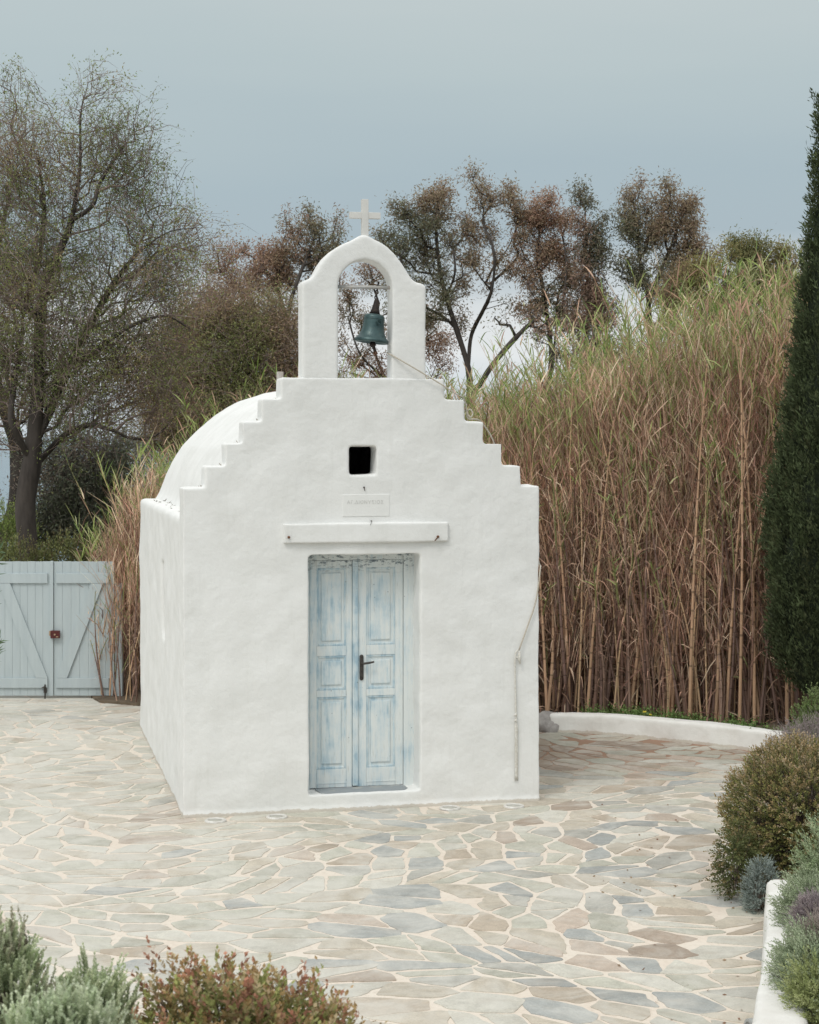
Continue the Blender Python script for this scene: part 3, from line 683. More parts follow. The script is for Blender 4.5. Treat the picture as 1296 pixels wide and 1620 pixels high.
tl = cl + Vector((.022, 0, -.058)); bm_tube(bm, [cl, tl], [.018, .010], 8)
bm_obj('clapper', bm, M_black, bell, True)
bm = bmesh.new(); pts = [tl + Vector((.002 + .011 * math.cos(a), 0, -.012 + .014 * math.sin(a))) for a in [2*math.pi*i/10 for i in range(10)]]; bm_tube(bm, pts, .006, 6, closed=True)
bm_obj('ring', bm, M_rust, bell, True)

# ---- bell rope: from the clapper over the gable shoulder, down the right flank and along the facade
def loc2w(q): return Matrix.Rotation(TH, 4, 'Z') @ q + Vector((AX, AY, 0))
rp = [PC(612, 558, .06), PC(624, 564, -.01), PC(655, 582, -.045), PC(700, 609, -.035), PC(722, 623.5, -.02), PC(733, 629, .02), PC(737, 640, .05), PC(739, 652, .06), PC(744, 660, .05), PC(748, 655, .07), PC(745, 648, .08), PC(740, 650, .10), PC(741, 662, .14),
      PC(762, 668, .26), Vector((PU(765) + .2, .33, LV[2][2] - .06)), Vector((Wd - .35, .40, 2.62)), Vector((Wd - .05, .42, 2.47)), Vector((Wd + .022, .40, 2.35)), Vector((Wd + .030, .2, 2.1)), Vector((Wd + .02, .04, 2.0)), PC(855, 900, -.02), PC(848, 950, -.028), PC(835, 990, -.03), PC(821, 1029, -.032)]
bm = bmesh.new(); bm_tube(bm, [loc2w(p) for p in catmull(rp, 6)], .0065, 6)
rope = bm_obj('bell_rope', bm, M_rope, None, True); tag(rope, 'thin off-white rope running from the bell clapper over the gable and down the front corner', 'rope')
bm = bmesh.new(); rnd = random.Random(4)
c = catmull([PC(820, 1028, -.03), PC(816, 1034, -.032), PC(815, 1060, -.026), PC(816, 1110, -.022), PC(816.5, 1132, -.02)] + [PC(817, 1132 + 20 * i, -.019) for i in range(1, 6)], 6)
bm_tube(bm, [loc2w(p) for p in c], .0075, 7)
for py in (1040, 1131, 1140): bmesh.ops.create_icosphere(bm, subdivisions=2, radius=.013, matrix=Matrix.Translation(loc2w(PC(816 if py > 1100 else 818, py, -.024))))
bm_tube(bm, [loc2w(PC(822, 1031, -.03)), loc2w(PC(822, 1042, -.04)), loc2w(PC(823, 1050, -.035))], [.011, .013, .006], 7)
for s in (-1, 1): bm_tube(bm, [loc2w(PC(817 + s * 1.6, y_, -.017)) for y_ in range(1145, 1236, 9)], .006, 5)
bm_obj('rope_tail', bm, M_ropew, rope, True)
# ground uplights
for i, (px, py, lab) in enumerate(((712, 1279, 'round white-rimmed ground light by the wall just right of the door'), (813, 1276, 'round white-rimmed ground light near the right front corner of the chapel'),
                       (438, 1293, 'round white-rimmed ground light in the paving just left of the doorstep'), (341, 1299, 'round white-rimmed ground light near the left front corner of the chapel'))):
    p = GP(px, py + 1); t_ = empty('ground_light', (p.x, p.y, .004), 0, lab, 'ground light', 'ground lights along the chapel front')
    bm = bmesh.new(); bm_lathe(bm, [(.088, 0), (.088, .010), (.080, .014), (.062, .013), (.060, .006), (.058, 0)], 28); bm_obj('rim', bm, simple_mat('white_rim', (.72, .71, .68), .5, col2=(.5, .47, .42), sc=30) if i == 0 else bpy.data.materials['white_rim'], t_, True)
    bm = bmesh.new(); bm_lathe(bm, [(.0595, .0), (.058, .007), (.001, .009)], 24); bm_obj('lens', bm, simple_mat('dull_lens', (.42, .41, .36), .3) if i == 0 else bpy.data.materials['dull_lens'], t_, True)

# ================================================================== GATE
GY = 20.9
gate = empty('gate', (PD(83, 1105, GY).x, GY, 0), 0, 'pale grey-blue wooden double gate with diagonal braces', 'gate')
def gl(px, py): q = PD(px, py, GY); return q.x - gate.location.x, q.z
def gate_leaf(x0, x1, sgn, n):
    bm = bmesh.new(); zt = gl(0, 888.5)[1]; zb_ = .035; w = (x1 - x0) / n
    for i in range(n): bm_box(bm, x0 + i * w + .0005, x0 + (i + 1) * w - .0005, 0, .022, zb_, zt + (.002 * (i % 2)), .0028)
    lf = bm_obj('gate_leaf', bm, M_gate, gate)
    zr = [(gl(0, 1088)[1], gl(0, 1072.5)[1]), (gl(0, 922.5)[1], gl(0, 907)[1])]
    ins_ = .03
    for a, b in zr:
        bm = bmesh.new(); bm_box(bm, x0 + (ins_ if sgn > 0 else .06), x1 - (ins_ if sgn < 0 else .06), -.025, -.001, a, b, .004); bm_obj('rail', bm, M_gate, lf)
    # diagonal brace
    xa, xb = (x1 - .10, x0 + .08) if sgn < 0 else (x0 + .03, x1 - .12)
    z_lo, z_hi = zr[0][1] + .002, zr[1][0] - .002; wd = .115
    if sgn < 0: bot = (x1 - .165, x1 - .03); topq = (x0 + .11, x0 + .245)
    else: bot = (x0 + .03, x0 + .16); topq = (x1 - .27, x1 - .13)
    bm = bmesh.new(); vs = []
    for y in (-.025, -.001): vs.append([bm.verts.new((bot[0], y, z_lo)), bm.verts.new((bot[1], y, z_lo)), bm.verts.new((topq[1], y, z_hi)), bm.verts.new((topq[0], y, z_hi))])
    bm.faces.new(vs[0]); bm.faces.new(vs[1][::-1])
    for k in range(4): bm.faces.new((vs[0][k], vs[1][k], vs[1][(k+1) % 4], vs[0][(k+1) % 4]))
    bm_obj('brace', bm, M_gate, lf)
    return lf
LW = .74
l1 = gate_leaf(-LW, -.024, -1, 8); l2 = gate_leaf(.016, LW - .01, 1, 7)
bm = bmesh.new(); bm_box(bm, -.023, .013, -.022, .018, .035, gl(0, 888)[1] + .004, .004); bm_obj('cover_strip', bm, M_gate, gate)
bm = bmesh.new(); a, b = gl(83, 1009), gl(96, 997); bm_box(bm, -.012, b[0], -.062, -.023, a[1], b[1], .005)
lk = bm_obj('lock', bm, simple_mat('red_brown_lock', (.10, .018, .015), .45, col2=(.06, .012, .012), sc=20), gate)
bm = bmesh.new(); bm_tube(bm, [(.040, -.062, a[1] + .045), (.040, -.072, a[1] + .045)], .011, 12); M_brass = simple_mat('brass', (.45, .33, .22), .4, .6); bm_obj('keyhole', bm, M_brass, lk)
bm = bmesh.new(); bm_box(bm, .055, .08, -.066, -.0625, a[1] + .012, a[1] + .024); bm_obj('badge', bm, M_brass, lk)
bm = bmesh.new(); bm_box(bm, -.03, -.0125, -.058, -.024, a[1] + .03, b[1] - .004, .003); bm_obj('strike_plate', bm, M_brass, lk)
bm = bmesh.new(); x, z = gl(72, 1085); bm_tube(bm, [(x, -.03, z + .02), (x, -.03, -.01)], .009, 8); bm_box(bm, x - .018, x + .018, -.03, -.0005, z - .08, z - .01, .003); bm_tube(bm, [(x, -.035, z), (x - .035, -.05, z - .02)], .006, 6)
bm_obj('drop_bolt', bm, M_iron, gate)
for s, xx in (('a', -LW - .09), ('b', LW + .002)):
    bm = bmesh.new(); bm_box(bm, xx, xx + .085, -.01, .09, 0, 1.52 if s == 'a' else 1.36, .006); bm_obj('post', bm, M_gate, gate)

# ================================================================== TREES
def grow(stems, tips, alpha, rng, seg=.35, up=.35):
    """connect every tip to the best node of the growing skeleton; returns positions, parents, tip indices"""
    pos, par, pl, dr = [], [], [], []
    def addn(p, pa):
        pos.append(p); par.append(pa)
        if pa < 0: pl.append(0.0); dr.append(np.array([0, 0, 1.0]))
        else:
            d = p - pos[pa]; L = np.linalg.norm(d) + 1e-6; pl.append(pl[pa] + L); dr.append(d / L)
        return len(pos) - 1
    for si, st in enumerate(stems):
        if si == 0: cur = addn(st[0], -1)
        else:
            A = np.array(pos); cur = int(np.argmin(((A - st[0]) ** 2).sum(1)))
        cr = [np.array(q) for q in catmull([Vector(p) for p in st], 5)] if len(st) > 2 else st
        for p in cr[1 if si == 0 else 0:]:
            if np.linalg.norm(p - pos[cur]) < .04: continue
            cur = addn(np.array(p), cur)
    nst = len(pos); root = pos[0]
    cap = len(pos) + len(tips) * 14
    A = np.zeros((cap, 3)); A[:nst] = pos; PL = np.zeros(cap); PL[:nst] = pl
    S0 = np.array(pos)
    dmin = np.array([np.min(((S0 - t) ** 2).sum(1)) for t in tips]); order = np.argsort(dmin)
    tip_idx = []
    for ti in order:
        t = tips[ti]; n = len(pos)
        D = np.linalg.norm(A[:n] - t, axis=1)
        low = np.maximum(A[:n, 2] - t[2] + .1, 0)           # branches prefer to rise
        c = int(np.argmin(D + alpha * PL[:n] + up * low * 2))
        L = D[c]; k = max(1, min(12, int(L / seg)))
        p0 = pos[c]; ctrl = p0 + (dr[c] * .45 + np.array([0, 0, .35]) + rng.normal(size=3) * .12) * L * .55
        cur = c
        for j in range(1, k + 1):
            s = j / k; q = (1-s)**2 * p0 + 2*s*(1-s) * ctrl + s*s * t
            if j < k: q = q + rng.normal(size=3) * seg * .07
            cur = addn(q, cur); A[cur] = q; PL[cur] = pl[cur]
        tip_idx.append(cur)
    return np.array(pos), np.array(par), np.array(tip_idx), nst
def tree(name, label, Y, stems, lumps, ntips, leaf, twig=None, rbase=.12, rtip=.006, seed=0, group=None, mat=None, sides=5, alpha=.22, seg=.35, up=.35, droop=0, expo=2.3, cat='tree'):
    r = np.random.default_rng(seed)
    st3 = []
    for i, st in enumerate(stems):
        ph = r.uniform(0, 6); pts = []
        for j, (px, py) in enumerate(st):
            dy = (0 if (i == 0 or j == 0) else 1) * .35 * math.sin(ph + j) * (Y / 24)
            pts.append(np.array(PD(px, py, Y + dy)))
        if i == 0: b = pts[0].copy(); b[2] = ground_z(b[0], Y) - .15; pts = [b] + pts
        st3.append(pts)
    w = np.array([l[2] * l[3] * (l[4] if len(l) > 4 else 1) for l in lumps], float); w /= w.sum()
    tips = []
    subs = {}      # far crowns are made of tight sprays with gaps between them
    for li in r.choice(len(lumps), ntips, p=w):
        px, py, rx, ry = lumps[li][:4]; d = np.clip(r.normal(size=3) * .50, -1.3, 1.3); q = 1.0
        if twig is None:
            if li not in subs: subs[li] = [np.clip(r.normal(size=3) * .56, -1.15, 1.15) for _ in range(max(3, int(ntips * w[li] / 9)))]
            d = subs[li][r.integers(len(subs[li]))] + r.normal(size=3) * np.array([.13, .13, .19])
        c = np.array(PD(px, py, Y)); k = Y / FPX
        tips.append(c + d * q * np.array([rx * k, rx * k * .85, ry * k]))
    tips = np.array(tips)
    pos, par, ti, nst = grow(st3, tips, alpha, r, seg, up)
    n = len(pos); cnt = np.zeros(n); cnt[ti] += 1
    for i in range(n - 1, 0, -1): cnt[par[i]] += cnt[i]
    cnt = np.maximum(cnt, 1)
    rad = rtip * cnt ** (1 / expo); rad = rad * (rbase / rad[0])**(cnt / cnt[0])**.25
    root = empty(name, tuple(pos[0]), 0, label, cat, group); off = pos[0]
    idx = np.arange(1, n); pr = par[idx]
    thick = (idx < nst) | (rad[idx] > rbase * .16)
    def seglist(sel, sd, g, col):
        a = pos[pr[sel]] - off; b = pos[idx[sel]] - off; e = (b - a) * .06
        if len(a): add_tubes(g, np.stack([a - e, b + e], 1), np.stack([np.minimum(rad[pr[sel]], rad[idx[sel]] * 1.5), rad[idx[sel]]], 1), sd, col)
    main = {}
    for i in range(1, n):
        if thick[i - 1] and (par[i] not in main or rad[i] > rad[main[par[i]]]): main[par[i]] = i
    tb = bmesh.new()
    for i in range(1, n):
        if not thick[i - 1] or (par[i] > 0 and thick[par[i] - 1] and main.get(par[i]) == i) or (par[i] == 0 and i != 1 and main.get(0) != i): continue
        ch = [par[i], i]
        while ch[-1] in main: ch.append(main[ch[-1]])
        rr_ = [min(rad[ch[0]], rad[i] * (1.0 if par[i] == 0 else 1.15))] + [rad[q] for q in ch[1:]]
        for q in range(1, len(rr_)): rr_[q] = min(rr_[q], rr_[q - 1])
        rr_ = [a * (1 + .10 * mnoise.noise(Vector(pos[q]) * 3.1)) for a, q in zip(rr_, ch)]
        bm_tube(tb, [pos[q] - off for q in ch], rr_, 12 if rr_[0] > .03 else 7)
    tr = bm_obj('trunk', tb, M_barkd if mat is None else mat, root, True)
    g = GB()
    g = GB(); bc_ = np.array(twig['col'] if twig else (.09, .07, .06))
    seglist(~thick, 4, g, bc_)
    T = pos[ti] - off; PT = pos[par[ti]] - off; bd = unit(T - PT)
    if twig:
        k = twig['n']; base = np.repeat(T, k, 0) + r.normal(size=(len(T) * k, 3)) * twig.get('s', .06); d = unit(np.repeat(bd, k, 0) * twig.get('f', .8) + r.normal(size=(len(T) * k, 3)) * .55 + np.array([0, 0, twig.get('up', .2)]))
        L = twig['len'] * r.uniform(.5, 1.3, len(base))[:, None]
        m_ = base + d * L * .5 + np.array([0, 0, .06]) * L; e_ = base + d * L + np.array([0, 0, -.22 * twig.get('droop', 1)]) * L
        P = np.stack([base - d * L * .2, base, m_, e_], 1); rr = np.broadcast_to(np.array([1.3, 1, .7, .3]) * twig['r'], (len(base), 4))
        cc = bc_ * r.uniform(.7, 1.35, (len(base), 1))
        add_tubes(g, P, rr, 3, cc); LP = np.concatenate([m_, e_, base]); LD = np.concatenate([d, d, d])
    else: LP, LD = T, bd
    cols = np.array([c for c, _ in leaf['cols']]); wt = np.array([w_ for _, w_ in leaf['cols']], float); wt /= wt.sum()
    k = leaf['n']; sel = r.random(len(LP)) < leaf.get('frac', 1.0); LP = LP[sel]; LD = LD[sel]
    # the crown carries differently coloured clumps
    fam = np.array([mnoise.noise(Vector(p) * leaf.get('fs', .55) + Vector((seed, 0, 0))) for p in LP.tolist()]); fam = (np.argsort(np.argsort(fam)) + .5) / len(fam)
    fam = np.clip(fam + r.normal(size=len(fam)) * .12, 0, .999); ci = np.searchsorted(np.cumsum(wt), fam).clip(0, len(cols) - 1)
    P = np.repeat(LP, k, 0) + r.normal(size=(len(LP) * k, 3)) * leaf['s']
    D = np.repeat(LD, k, 0) * .6 + r.normal(size=P.shape) * .7 + np.array([0, 0, leaf.get('hang', 0)])
    C = np.repeat(cols[ci], k, 0) * r.uniform(.65, 1.35, (len(P), 1)) * (1 + r.normal(size=(len(P), 3)) * .06)
    add_leaves(g, P, D, leaf['L'] * r.uniform(.6, 1.3, len(P)), leaf['W'] * r.uniform(.7, 1.3, len(P)), C, r)
    g.build('crown', M_leaf, root)
    return root
# feathery tamarisks beyond the gate
tw = dict(n=4, len=.44, r=.0034, col=(.215, .16, .138), f=.9, up=.15, droop=.9, s=.10)
gcol = [((.12, .15, .040), 4), ((.19, .215, .060), 4), ((.24, .175, .08), 2)]
tree('tamarisk_tree', 'large feathery tamarisk with dark forking limbs behind the gate', 24.0,
     [[(45, 890), (40, 800), (50, 735), (54, 690), (58, 640), (62, 560), (65, 491), (78, 439), (100, 384), (112, 350), (126, 271), (128, 180), (140, 130)],
      [(49, 729), (28, 690), (17, 660), (24, 600), (34, 540), (36, 491), (31, 449), (6, 416), (-20, 350)],
      [(112, 350), (146, 325), (160, 285), (200, 225)],
      [(58, 640), (60, 597), (98, 584), (155, 552), (205, 517), (260, 500), (300, 520)],
      [(52, 738), (66, 725), (104, 687), (140, 673), (176, 680), (207, 693), (246, 690), (285, 651)],
      [(54, 700), (74, 660), (100, 600), (150, 500), (200, 420), (260, 370), (310, 360)],
      [(100, 600), (140, 520), (170, 440), (180, 380)], [(36, 491), (60, 420), (70, 330), (60, 250)], [(34, 540), (10, 520), (-30, 500)]],
     [(150, 250, 75, 100, .75), (150, 140, 25, 35, .35), (60, 280, 60, 100, .8), (205, 260, 45, 70, .7), (230, 350, 70, 60, .8), (290, 375, 45, 30, .7), (235, 440, 85, 70), (20, 300, 50, 110, .7), (10, 160, 30, 45, .4), (100, 430, 120, 90, .9),
      (200, 560, 100, 90, 1.2), (110, 560, 110, 80, 1.2), (250, 620, 50, 60, .9), (150, 650, 80, 45, 1.0), (10, 560, 70, 110, 1.1), (40, 440, 60, 60)], 1750,
     dict(n=5, L=.045, W=.014, s=.055, cols=gcol, frac=.6, fs=.9), tw, rbase=.135, rtip=.0036, seed=11, seg=.30, alpha=.16)
tree('tamarisk_tree', 'leaning tamarisk cut by the left edge of the photo, behind the forked one', 26.5,
     [[(-8, 880), (20, 822), (28, 765), (26, 700), (5, 640), (-20, 560), (-40, 480), (-60, 400)], [(5, 640), (30, 560), (20, 480)], [(-20, 560), (-10, 430), (10, 330)]],
     [(-40, 380, 70, 160), (5, 430, 60, 100), (-20, 600, 70, 90), (20, 230, 40, 70, .5), (70, 620, 60, 60)], 700,
     dict(n=5, L=.045, W=.014, s=.055, cols=gcol, frac=.5, fs=.9), tw, rbase=.12, rtip=.0038, seed=12, seg=.32, alpha=.16)
tree('tamarisk_tree', 'low bushy green-brown tamarisk between the big tamarisk and the bell arch', 33.0,
     [[(345, 720), (350, 640), (345, 590), (320, 530)], [(350, 640), (400, 580), (440, 520)], [(345, 600), (370, 540), (380, 480)], [(350, 650), (300, 600), (280, 560)]],
     [(345, 560, 80, 75, 1.1), (425, 560, 60, 60), (285, 620, 55, 70), (350, 500, 45, 35, .7), (300, 540, 45, 45, .8), (440, 500, 35, 35, .7), (370, 640, 110, 50, 1.1), (470, 600, 40, 50), (270, 690, 60, 50)], 1200,
     dict(n=9, L=.055, W=.017, s=.09, cols=[((.16, .175, .055), 3), ((.24, .23, .08), 2), ((.26, .175, .105), 4)], frac=.6, fs=.7), dict(tw, len=.50, r=.0045, n=6, col=(.24, .17, .14)), rbase=.13, rtip=.0055, seed=13, seg=.4, alpha=.16)
# eucalyptus row far behind
eu = dict(n=24, L=.095, W=.027, s=.125, hang=-.6, cols=[((.13, .125, .072), 3), ((.20, .155, .095), 2), ((.25, .178, .112), 5)], fs=.35)
brn = dict(eu, cols=[((.15, .13, .075), 2), ((.265, .172, .112), 5), ((.30, .18, .122), 3)])
GE = 'eucalyptus trees in a row far behind the chapel'
tree('eucalyptus_tree', 'broad reddish-brown eucalyptus whose crown leans left of the bell arch', 45,
     [[(458, 640), (455, 560), (450, 500), (440, 460), (425, 430)], [(452, 520), (462, 470), (480, 420), (500, 370)], [(450, 500), (425, 470), (390, 450)], [(456, 590), (425, 540), (400, 480), (375, 450)], [(458, 600), (490, 540), (510, 460)]],
     [(505, 365, 32, 42), (470, 375, 30, 35, .9), (440, 410, 40, 32), (395, 425, 42, 32, 1.1), (350, 445, 30, 40), (415, 450, 45, 28), (470, 425, 40, 30), (520, 420, 26, 40), (380, 480, 30, 22, .7), (430, 520, 45, 30, .35), (480, 500, 30, 30, .35)], 850, brn, None, .075, .0062, 21, GE, seg=.5)
tree('eucalyptus_tree', 'forked eucalyptus with the highest crown, rising right of the bell arch', 45,
     [[(744, 640), (742, 590), (735, 560), (722, 520), (706, 470), (695, 420), (690, 360), (692, 310)], [(741, 580), (746, 530), (765, 490), (778, 460), (782, 400), (765, 350), (770, 300)], [(722, 520), (700, 500), (665, 480), (640, 440), (630, 380)], [(706, 470), (720, 430), (715, 380)],
      [(778, 460), (755, 430), (745, 390)], [(782, 420), (805, 390), (820, 350)]],
     [(693, 320, 32, 36, 1.1), (662, 345, 30, 35), (632, 345, 22, 32), (618, 385, 25, 32, .9), (690, 385, 38, 35), (655, 420, 40, 32), (715, 440, 32, 30), (690, 480, 35, 32, .8), (740, 500, 22, 24, .5),
      (765, 312, 34, 30), (800, 325, 30, 28), (758, 355, 28, 30), (825, 350, 18, 26), (760, 420, 30, 26, .8), (805, 400, 26, 26, .7), (800, 470, 26, 24, .6), (640, 500, 40, 40, .5), (600, 470, 30, 40, .5)], 1150, eu, None, .080, .0055, 22, GE, seg=.5)
tree('eucalyptus_tree', 'slim reddish eucalyptus seen through the bell arch opening', 48,
     [[(640, 660), (610, 600), (590, 540), (600, 480)], [(610, 600), (570, 560), (550, 500)], [(620, 620), (650, 560), (690, 520)]],
     [(590, 440, 30, 30), (560, 500, 22, 40, .6), (605, 500, 26, 36, .6), (560, 570, 34, 34, .6), (600, 580, 40, 30, .6), (690, 560, 30, 44, .8), (665, 500, 30, 30, .6), (545, 460, 22, 30, .6)], 520, dict(brn, n=20), None, .05, .006, 23, GE, seg=.5)
tree('eucalyptus_tree', 'open two-stemmed eucalyptus, second from the right of the tall brown ones', 45,
     [[(868, 640), (872, 560), (866, 500), (858, 450), (850, 400), (862, 330)], [(874, 590), (880, 520), (892, 470), (896, 410), (885, 350)], [(866, 500), (845, 470), (830, 440)], [(880, 540), (905, 510), (925, 490)]],
     [(862, 322, 26, 26), (878, 350, 26, 28), (848, 365, 22, 28), (888, 395, 26, 28), (852, 415, 30, 30), (900, 430, 20, 28), (868, 460, 32, 28, .9), (905, 480, 26, 26, .7), (840, 480, 24, 26, .7), (860, 520, 34, 26, .5)], 720, brn, None, .06, .006, 24, GE, seg=.5)
tree('eucalyptus_tree', 'narrow upright dark eucalyptus standing just left of the gap in the row', 44,
     [[(925, 660), (927, 560), (930, 480), (928, 400), (926, 330)], [(926, 580), (942, 520), (950, 470)], [(928, 460), (940, 420), (950, 390)]],
     [(926, 325, 14, 28, .8), (928, 370, 24, 28), (932, 410, 27, 30), (950, 400, 18, 26, .8), (926, 450, 26, 28), (945, 470, 24, 30), (930, 510, 34, 30), (955, 520, 20, 28, .8), (925, 560, 40, 24, .8)], 760, dict(eu, cols=[((.12, .11, .068), 3), ((.24, .155, .11), 4)]), None, .055, .005, 25, GE, seg=.45)
tree('eucalyptus_tree', 'rounded grey-brown eucalyptus standing right of the gap in the row', 44,
     [[(1030, 600), (1028, 520), (1024, 460), (1012, 410), (1010, 360)], [(1026, 480), (1045, 430), (1065, 380), (1072, 340)], [(1024, 450), (1000, 440), (985, 430)], [(1028, 500), (1010, 480), (990, 455)]],
     [(1012, 325, 26, 28), (1040, 330, 24, 30), (1072, 338, 24, 30), (1000, 370, 22, 28), (1040, 375, 36, 32), (1085, 375, 30, 30), (1110, 405, 24, 26), (1065, 415, 40, 28), (1010, 425, 30, 22, .7), (1045, 455, 34, 20, .8), (992, 415, 16, 18, .5)], 900, eu, None, .065, .006, 26, GE, seg=.45)
ol = dict(n=26, L=.09, W=.026, s=.12, cols=[((.15, .145, .055), 3), ((.23, .195, .07), 4), ((.22, .15, .085), 2)], fs=.4)
tree('acacia_tree', 'low olive-green acacia in front of the grey-brown eucalyptus', 40,
     [[(1108, 620), (1105, 540), (1095, 490), (1080, 450)], [(1106, 560), (1125, 500), (1150, 450)], [(1105, 530), (1110, 470), (1115, 430)]],
     [(1085, 440, 32, 22), (1128, 430, 34, 20), (1160, 455, 26, 22), (1070, 470, 26, 24), (1110, 475, 44, 24), (1150, 490, 34, 24), (1090, 510, 40, 24, .8), (1150, 395, 16, 12, .5)], 680, ol, None, .05, .005, 27, None, seg=.4)
tree('acacia_tree', 'flat-topped olive-green acacia between the other acacia and the cypress', 41,
     [[(1205, 620), (1203, 540), (1195, 480), (1180, 430)], [(1204, 560), (1220, 490), (1235, 440)], [(1203, 530), (1212, 470), (1210, 410)]],
     [(1178, 395, 22, 20), (1168, 415, 20, 24), (1222, 400, 30, 20), (1245, 425, 24, 24), (1200, 430, 34, 24), (1185, 470, 34, 26), (1235, 470, 34, 28), (1265, 460, 20, 26)], 680, ol, None, .05, .005, 28, None, seg=.4)
tree('leaning_tree', 'bare leaning trunk slanting up to the right beside the forked eucalyptus', 42,
     [[(745, 660), (765, 600), (795, 558), (830, 520), (852, 502)]], [(855, 495, 16, 12), (845, 510, 20, 12, .6), (790, 500, 18, 14, .5)], 60, dict(brn, n=5), None, .065, .006, 29, None, seg=.4)
# understorey behind gate and reeds
dk = dict(n=5, L=.065, W=.018, s=.08, cols=[((.10, .11, .068), 4), ((.19, .20, .145), 3), ((.18, .14, .11), 3)], fs=1.2)
tree('olive_tree', 'dark grey-green wild olive behind the gate under the tamarisk', 26,
     [[(140, 940), (140, 860), (150, 800), (150, 740)], [(140, 880), (100, 820), (80, 790)], [(142, 850), (180, 800), (195, 760)]],
     [(150, 745, 50, 40), (185, 780, 45, 50), (110, 790, 50, 50), (150, 830, 70, 50), (80, 840, 50, 45), (200, 850, 40, 40), (175, 725, 30, 25, .6), (85, 735, 34, 34, .7), (110, 700, 30, 25, .5)], 900, dk, dict(tw, n=3, len=.3, r=.004, col=(.10, .085, .075)), rbase=.10, rtip=.004, seed=31, seg=.25)
tree('bush', 'dull green bush far behind the reeds below the narrow eucalyptus', 38,
     [[(962, 640), (960, 580), (955, 540)], [(962, 600), (990, 560)]], [(950, 560, 28, 26), (985, 560, 26, 20), (1010, 580, 26, 24), (965, 590, 45, 26), (935, 600, 30, 24)], 260, dict(dk, L=.10, W=.035, s=.14, cols=[((.075, .09, .05), 3), ((.11, .12, .07), 2)]), None, .07, .009, 32, None, seg=.35, cat='bush')

# ================================================================== SHRUBS
def add_shoots(g, P, D, L, nl, lL, lW, ang, c0, c1, r, stem=True, jit=.2):
    n = len(P); D = unit(D); L = np.broadcast_to(L, n); a = perp(D, r); b = np.cross(D, a)
    bend = r.normal(size=(n, 3)) * .12
    ph = r.uniform(0, 6.28, n)
    for i in range(nl):
        t = (i + .6) / nl
        th = ph + i * 2.4
        rad = a * np.cos(th)[:, None] + b * np.sin(th)[:, None]
        pos = P + (D + bend * t * t) * (L * t)[:, None]
        an = ang * (1.0 - .45 * t) + r.normal(size=n) * jit
        d = D * np.cos(an)[:, None] + rad * np.sin(an)[:, None]
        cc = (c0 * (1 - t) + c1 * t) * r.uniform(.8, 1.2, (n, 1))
        s = unit(np.cross(d, D) + 1e-6); l_ = lL * r.uniform(.7, 1.15, n)[:, None] * (1 - .35 * t * (i > nl * .7)); w_ = lW * r.uniform(.8, 1.2, n)[:, None]
        m = pos + d * l_ * .5
        v = np.stack([pos, m + s * w_ / 2, pos + d * l_, m - s * w_ / 2], 1).reshape(-1, 3)
        g.add(v, np.arange(4 * n).reshape(n, 4), np.repeat(cc, 4, 0))
def dome(r, n, lo=-.3):
    d = r.normal(size=(n * 3, 3)); d = unit(d); d = d[d[:, 2] > lo][:n]; return d
def shrub(name, label, c, rad, n, shoot, leafp, cols, tips, seed, group=None, out=.7, upw=.5, lump=.22, lf=3.0, inner=.35, stem_col=(.12, .09, .07), parts=True, cat='shrub', lo=-.25, twigs=None, top=None):
    """mound of leafy shoots; cols/tips: lists of (colour, weight) for the foot and the tip of a shoot"""
    r = np.random.default_rng(seed); rad = np.array(rad, float); d = dome(r, n, lo); n = len(d)
    nz = np.array([mnoise.noise(Vector(q) * lf + Vector((seed, seed, 0))) for q in d.tolist()]); nz2 = np.array([mnoise.noise(Vector(q) * lf * 2.7 + Vector((0, seed, 5))) for q in d.tolist()])
    f = 1 + lump * (nz * 1.3 + nz2 * .6) - inner * r.random(n) ** 2.2
    P = d * rad * f[:, None]; nd = unit(d / rad)
    D = unit(nd * out + np.array([0, 0, upw]) + r.normal(size=(n, 3)) * .22)
    root = empty(name, c, 0, label, cat, group)
    def pick(lst, key):
        cs = np.array([q for q, _ in lst]); w_ = np.cumsum([q for _, q in lst], dtype=float); w_ /= w_[-1]
        k = (np.argsort(np.argsort(key)) + .5) / len(key); k = np.clip(k + r.normal(size=len(key)) * .15, 0, .999); return cs[np.searchsorted(w_, k).clip(0, len(cs) - 1)]
    key = nz2 + nz * .5
    c0 = pick(cols, key); c1 = pick(tips, key + r.normal(size=n) * .3 + (top or 0) * d[:, 2])
    g = GB(); add_shoots(g, P - D * shoot * .6, D, shoot * r.uniform(.7, 1.4, n), leafp['n'], leafp['L'], leafp['W'], leafp['a'], c0, c1, r)
    g.build('foliage', M_leaf, root)
    g = GB(); m = max(12, n // 22); q = P[:m] * .93
    b0 = np.stack([q[:, 0] * .12, q[:, 1] * .12, np.full(m, -rad[2] * .25)], 1); mid = (b0 + q) / 2 + r.normal(size=q.shape) * rad * .06 - np.array([0, 0, .05])
    add_tubes(g, np.stack([b0, mid, q], 1), np.broadcast_to(np.array([.008, .005, .002]) * (rad.max() / .4), (m, 3)), 5, stem_col)
    if twigs:
        k = twigs['n']; dd = dome(r, k, -.1); k = len(dd); p = dd * rad * r.uniform(.8, 1.02, (k, 1)); t = unit(dd * .6 + r.normal(size=(k, 3)) * .9)
        L = twigs['L'] * r.uniform(.4, 1.2, (k, 1)); add_tubes(g, np.stack([p - t * L * .3, p + t * L * .3 + r.normal(size=(k, 3)) * L * .08, p + t * L], 1), np.broadcast_to(np.array([1, .8, .5]) * twigs['r'], (k, 3)), 3, np.array(twigs['col']) * r.uniform(.7, 1.3, (k, 1)))
    g.build('stem', M_leaf, root)
    return root
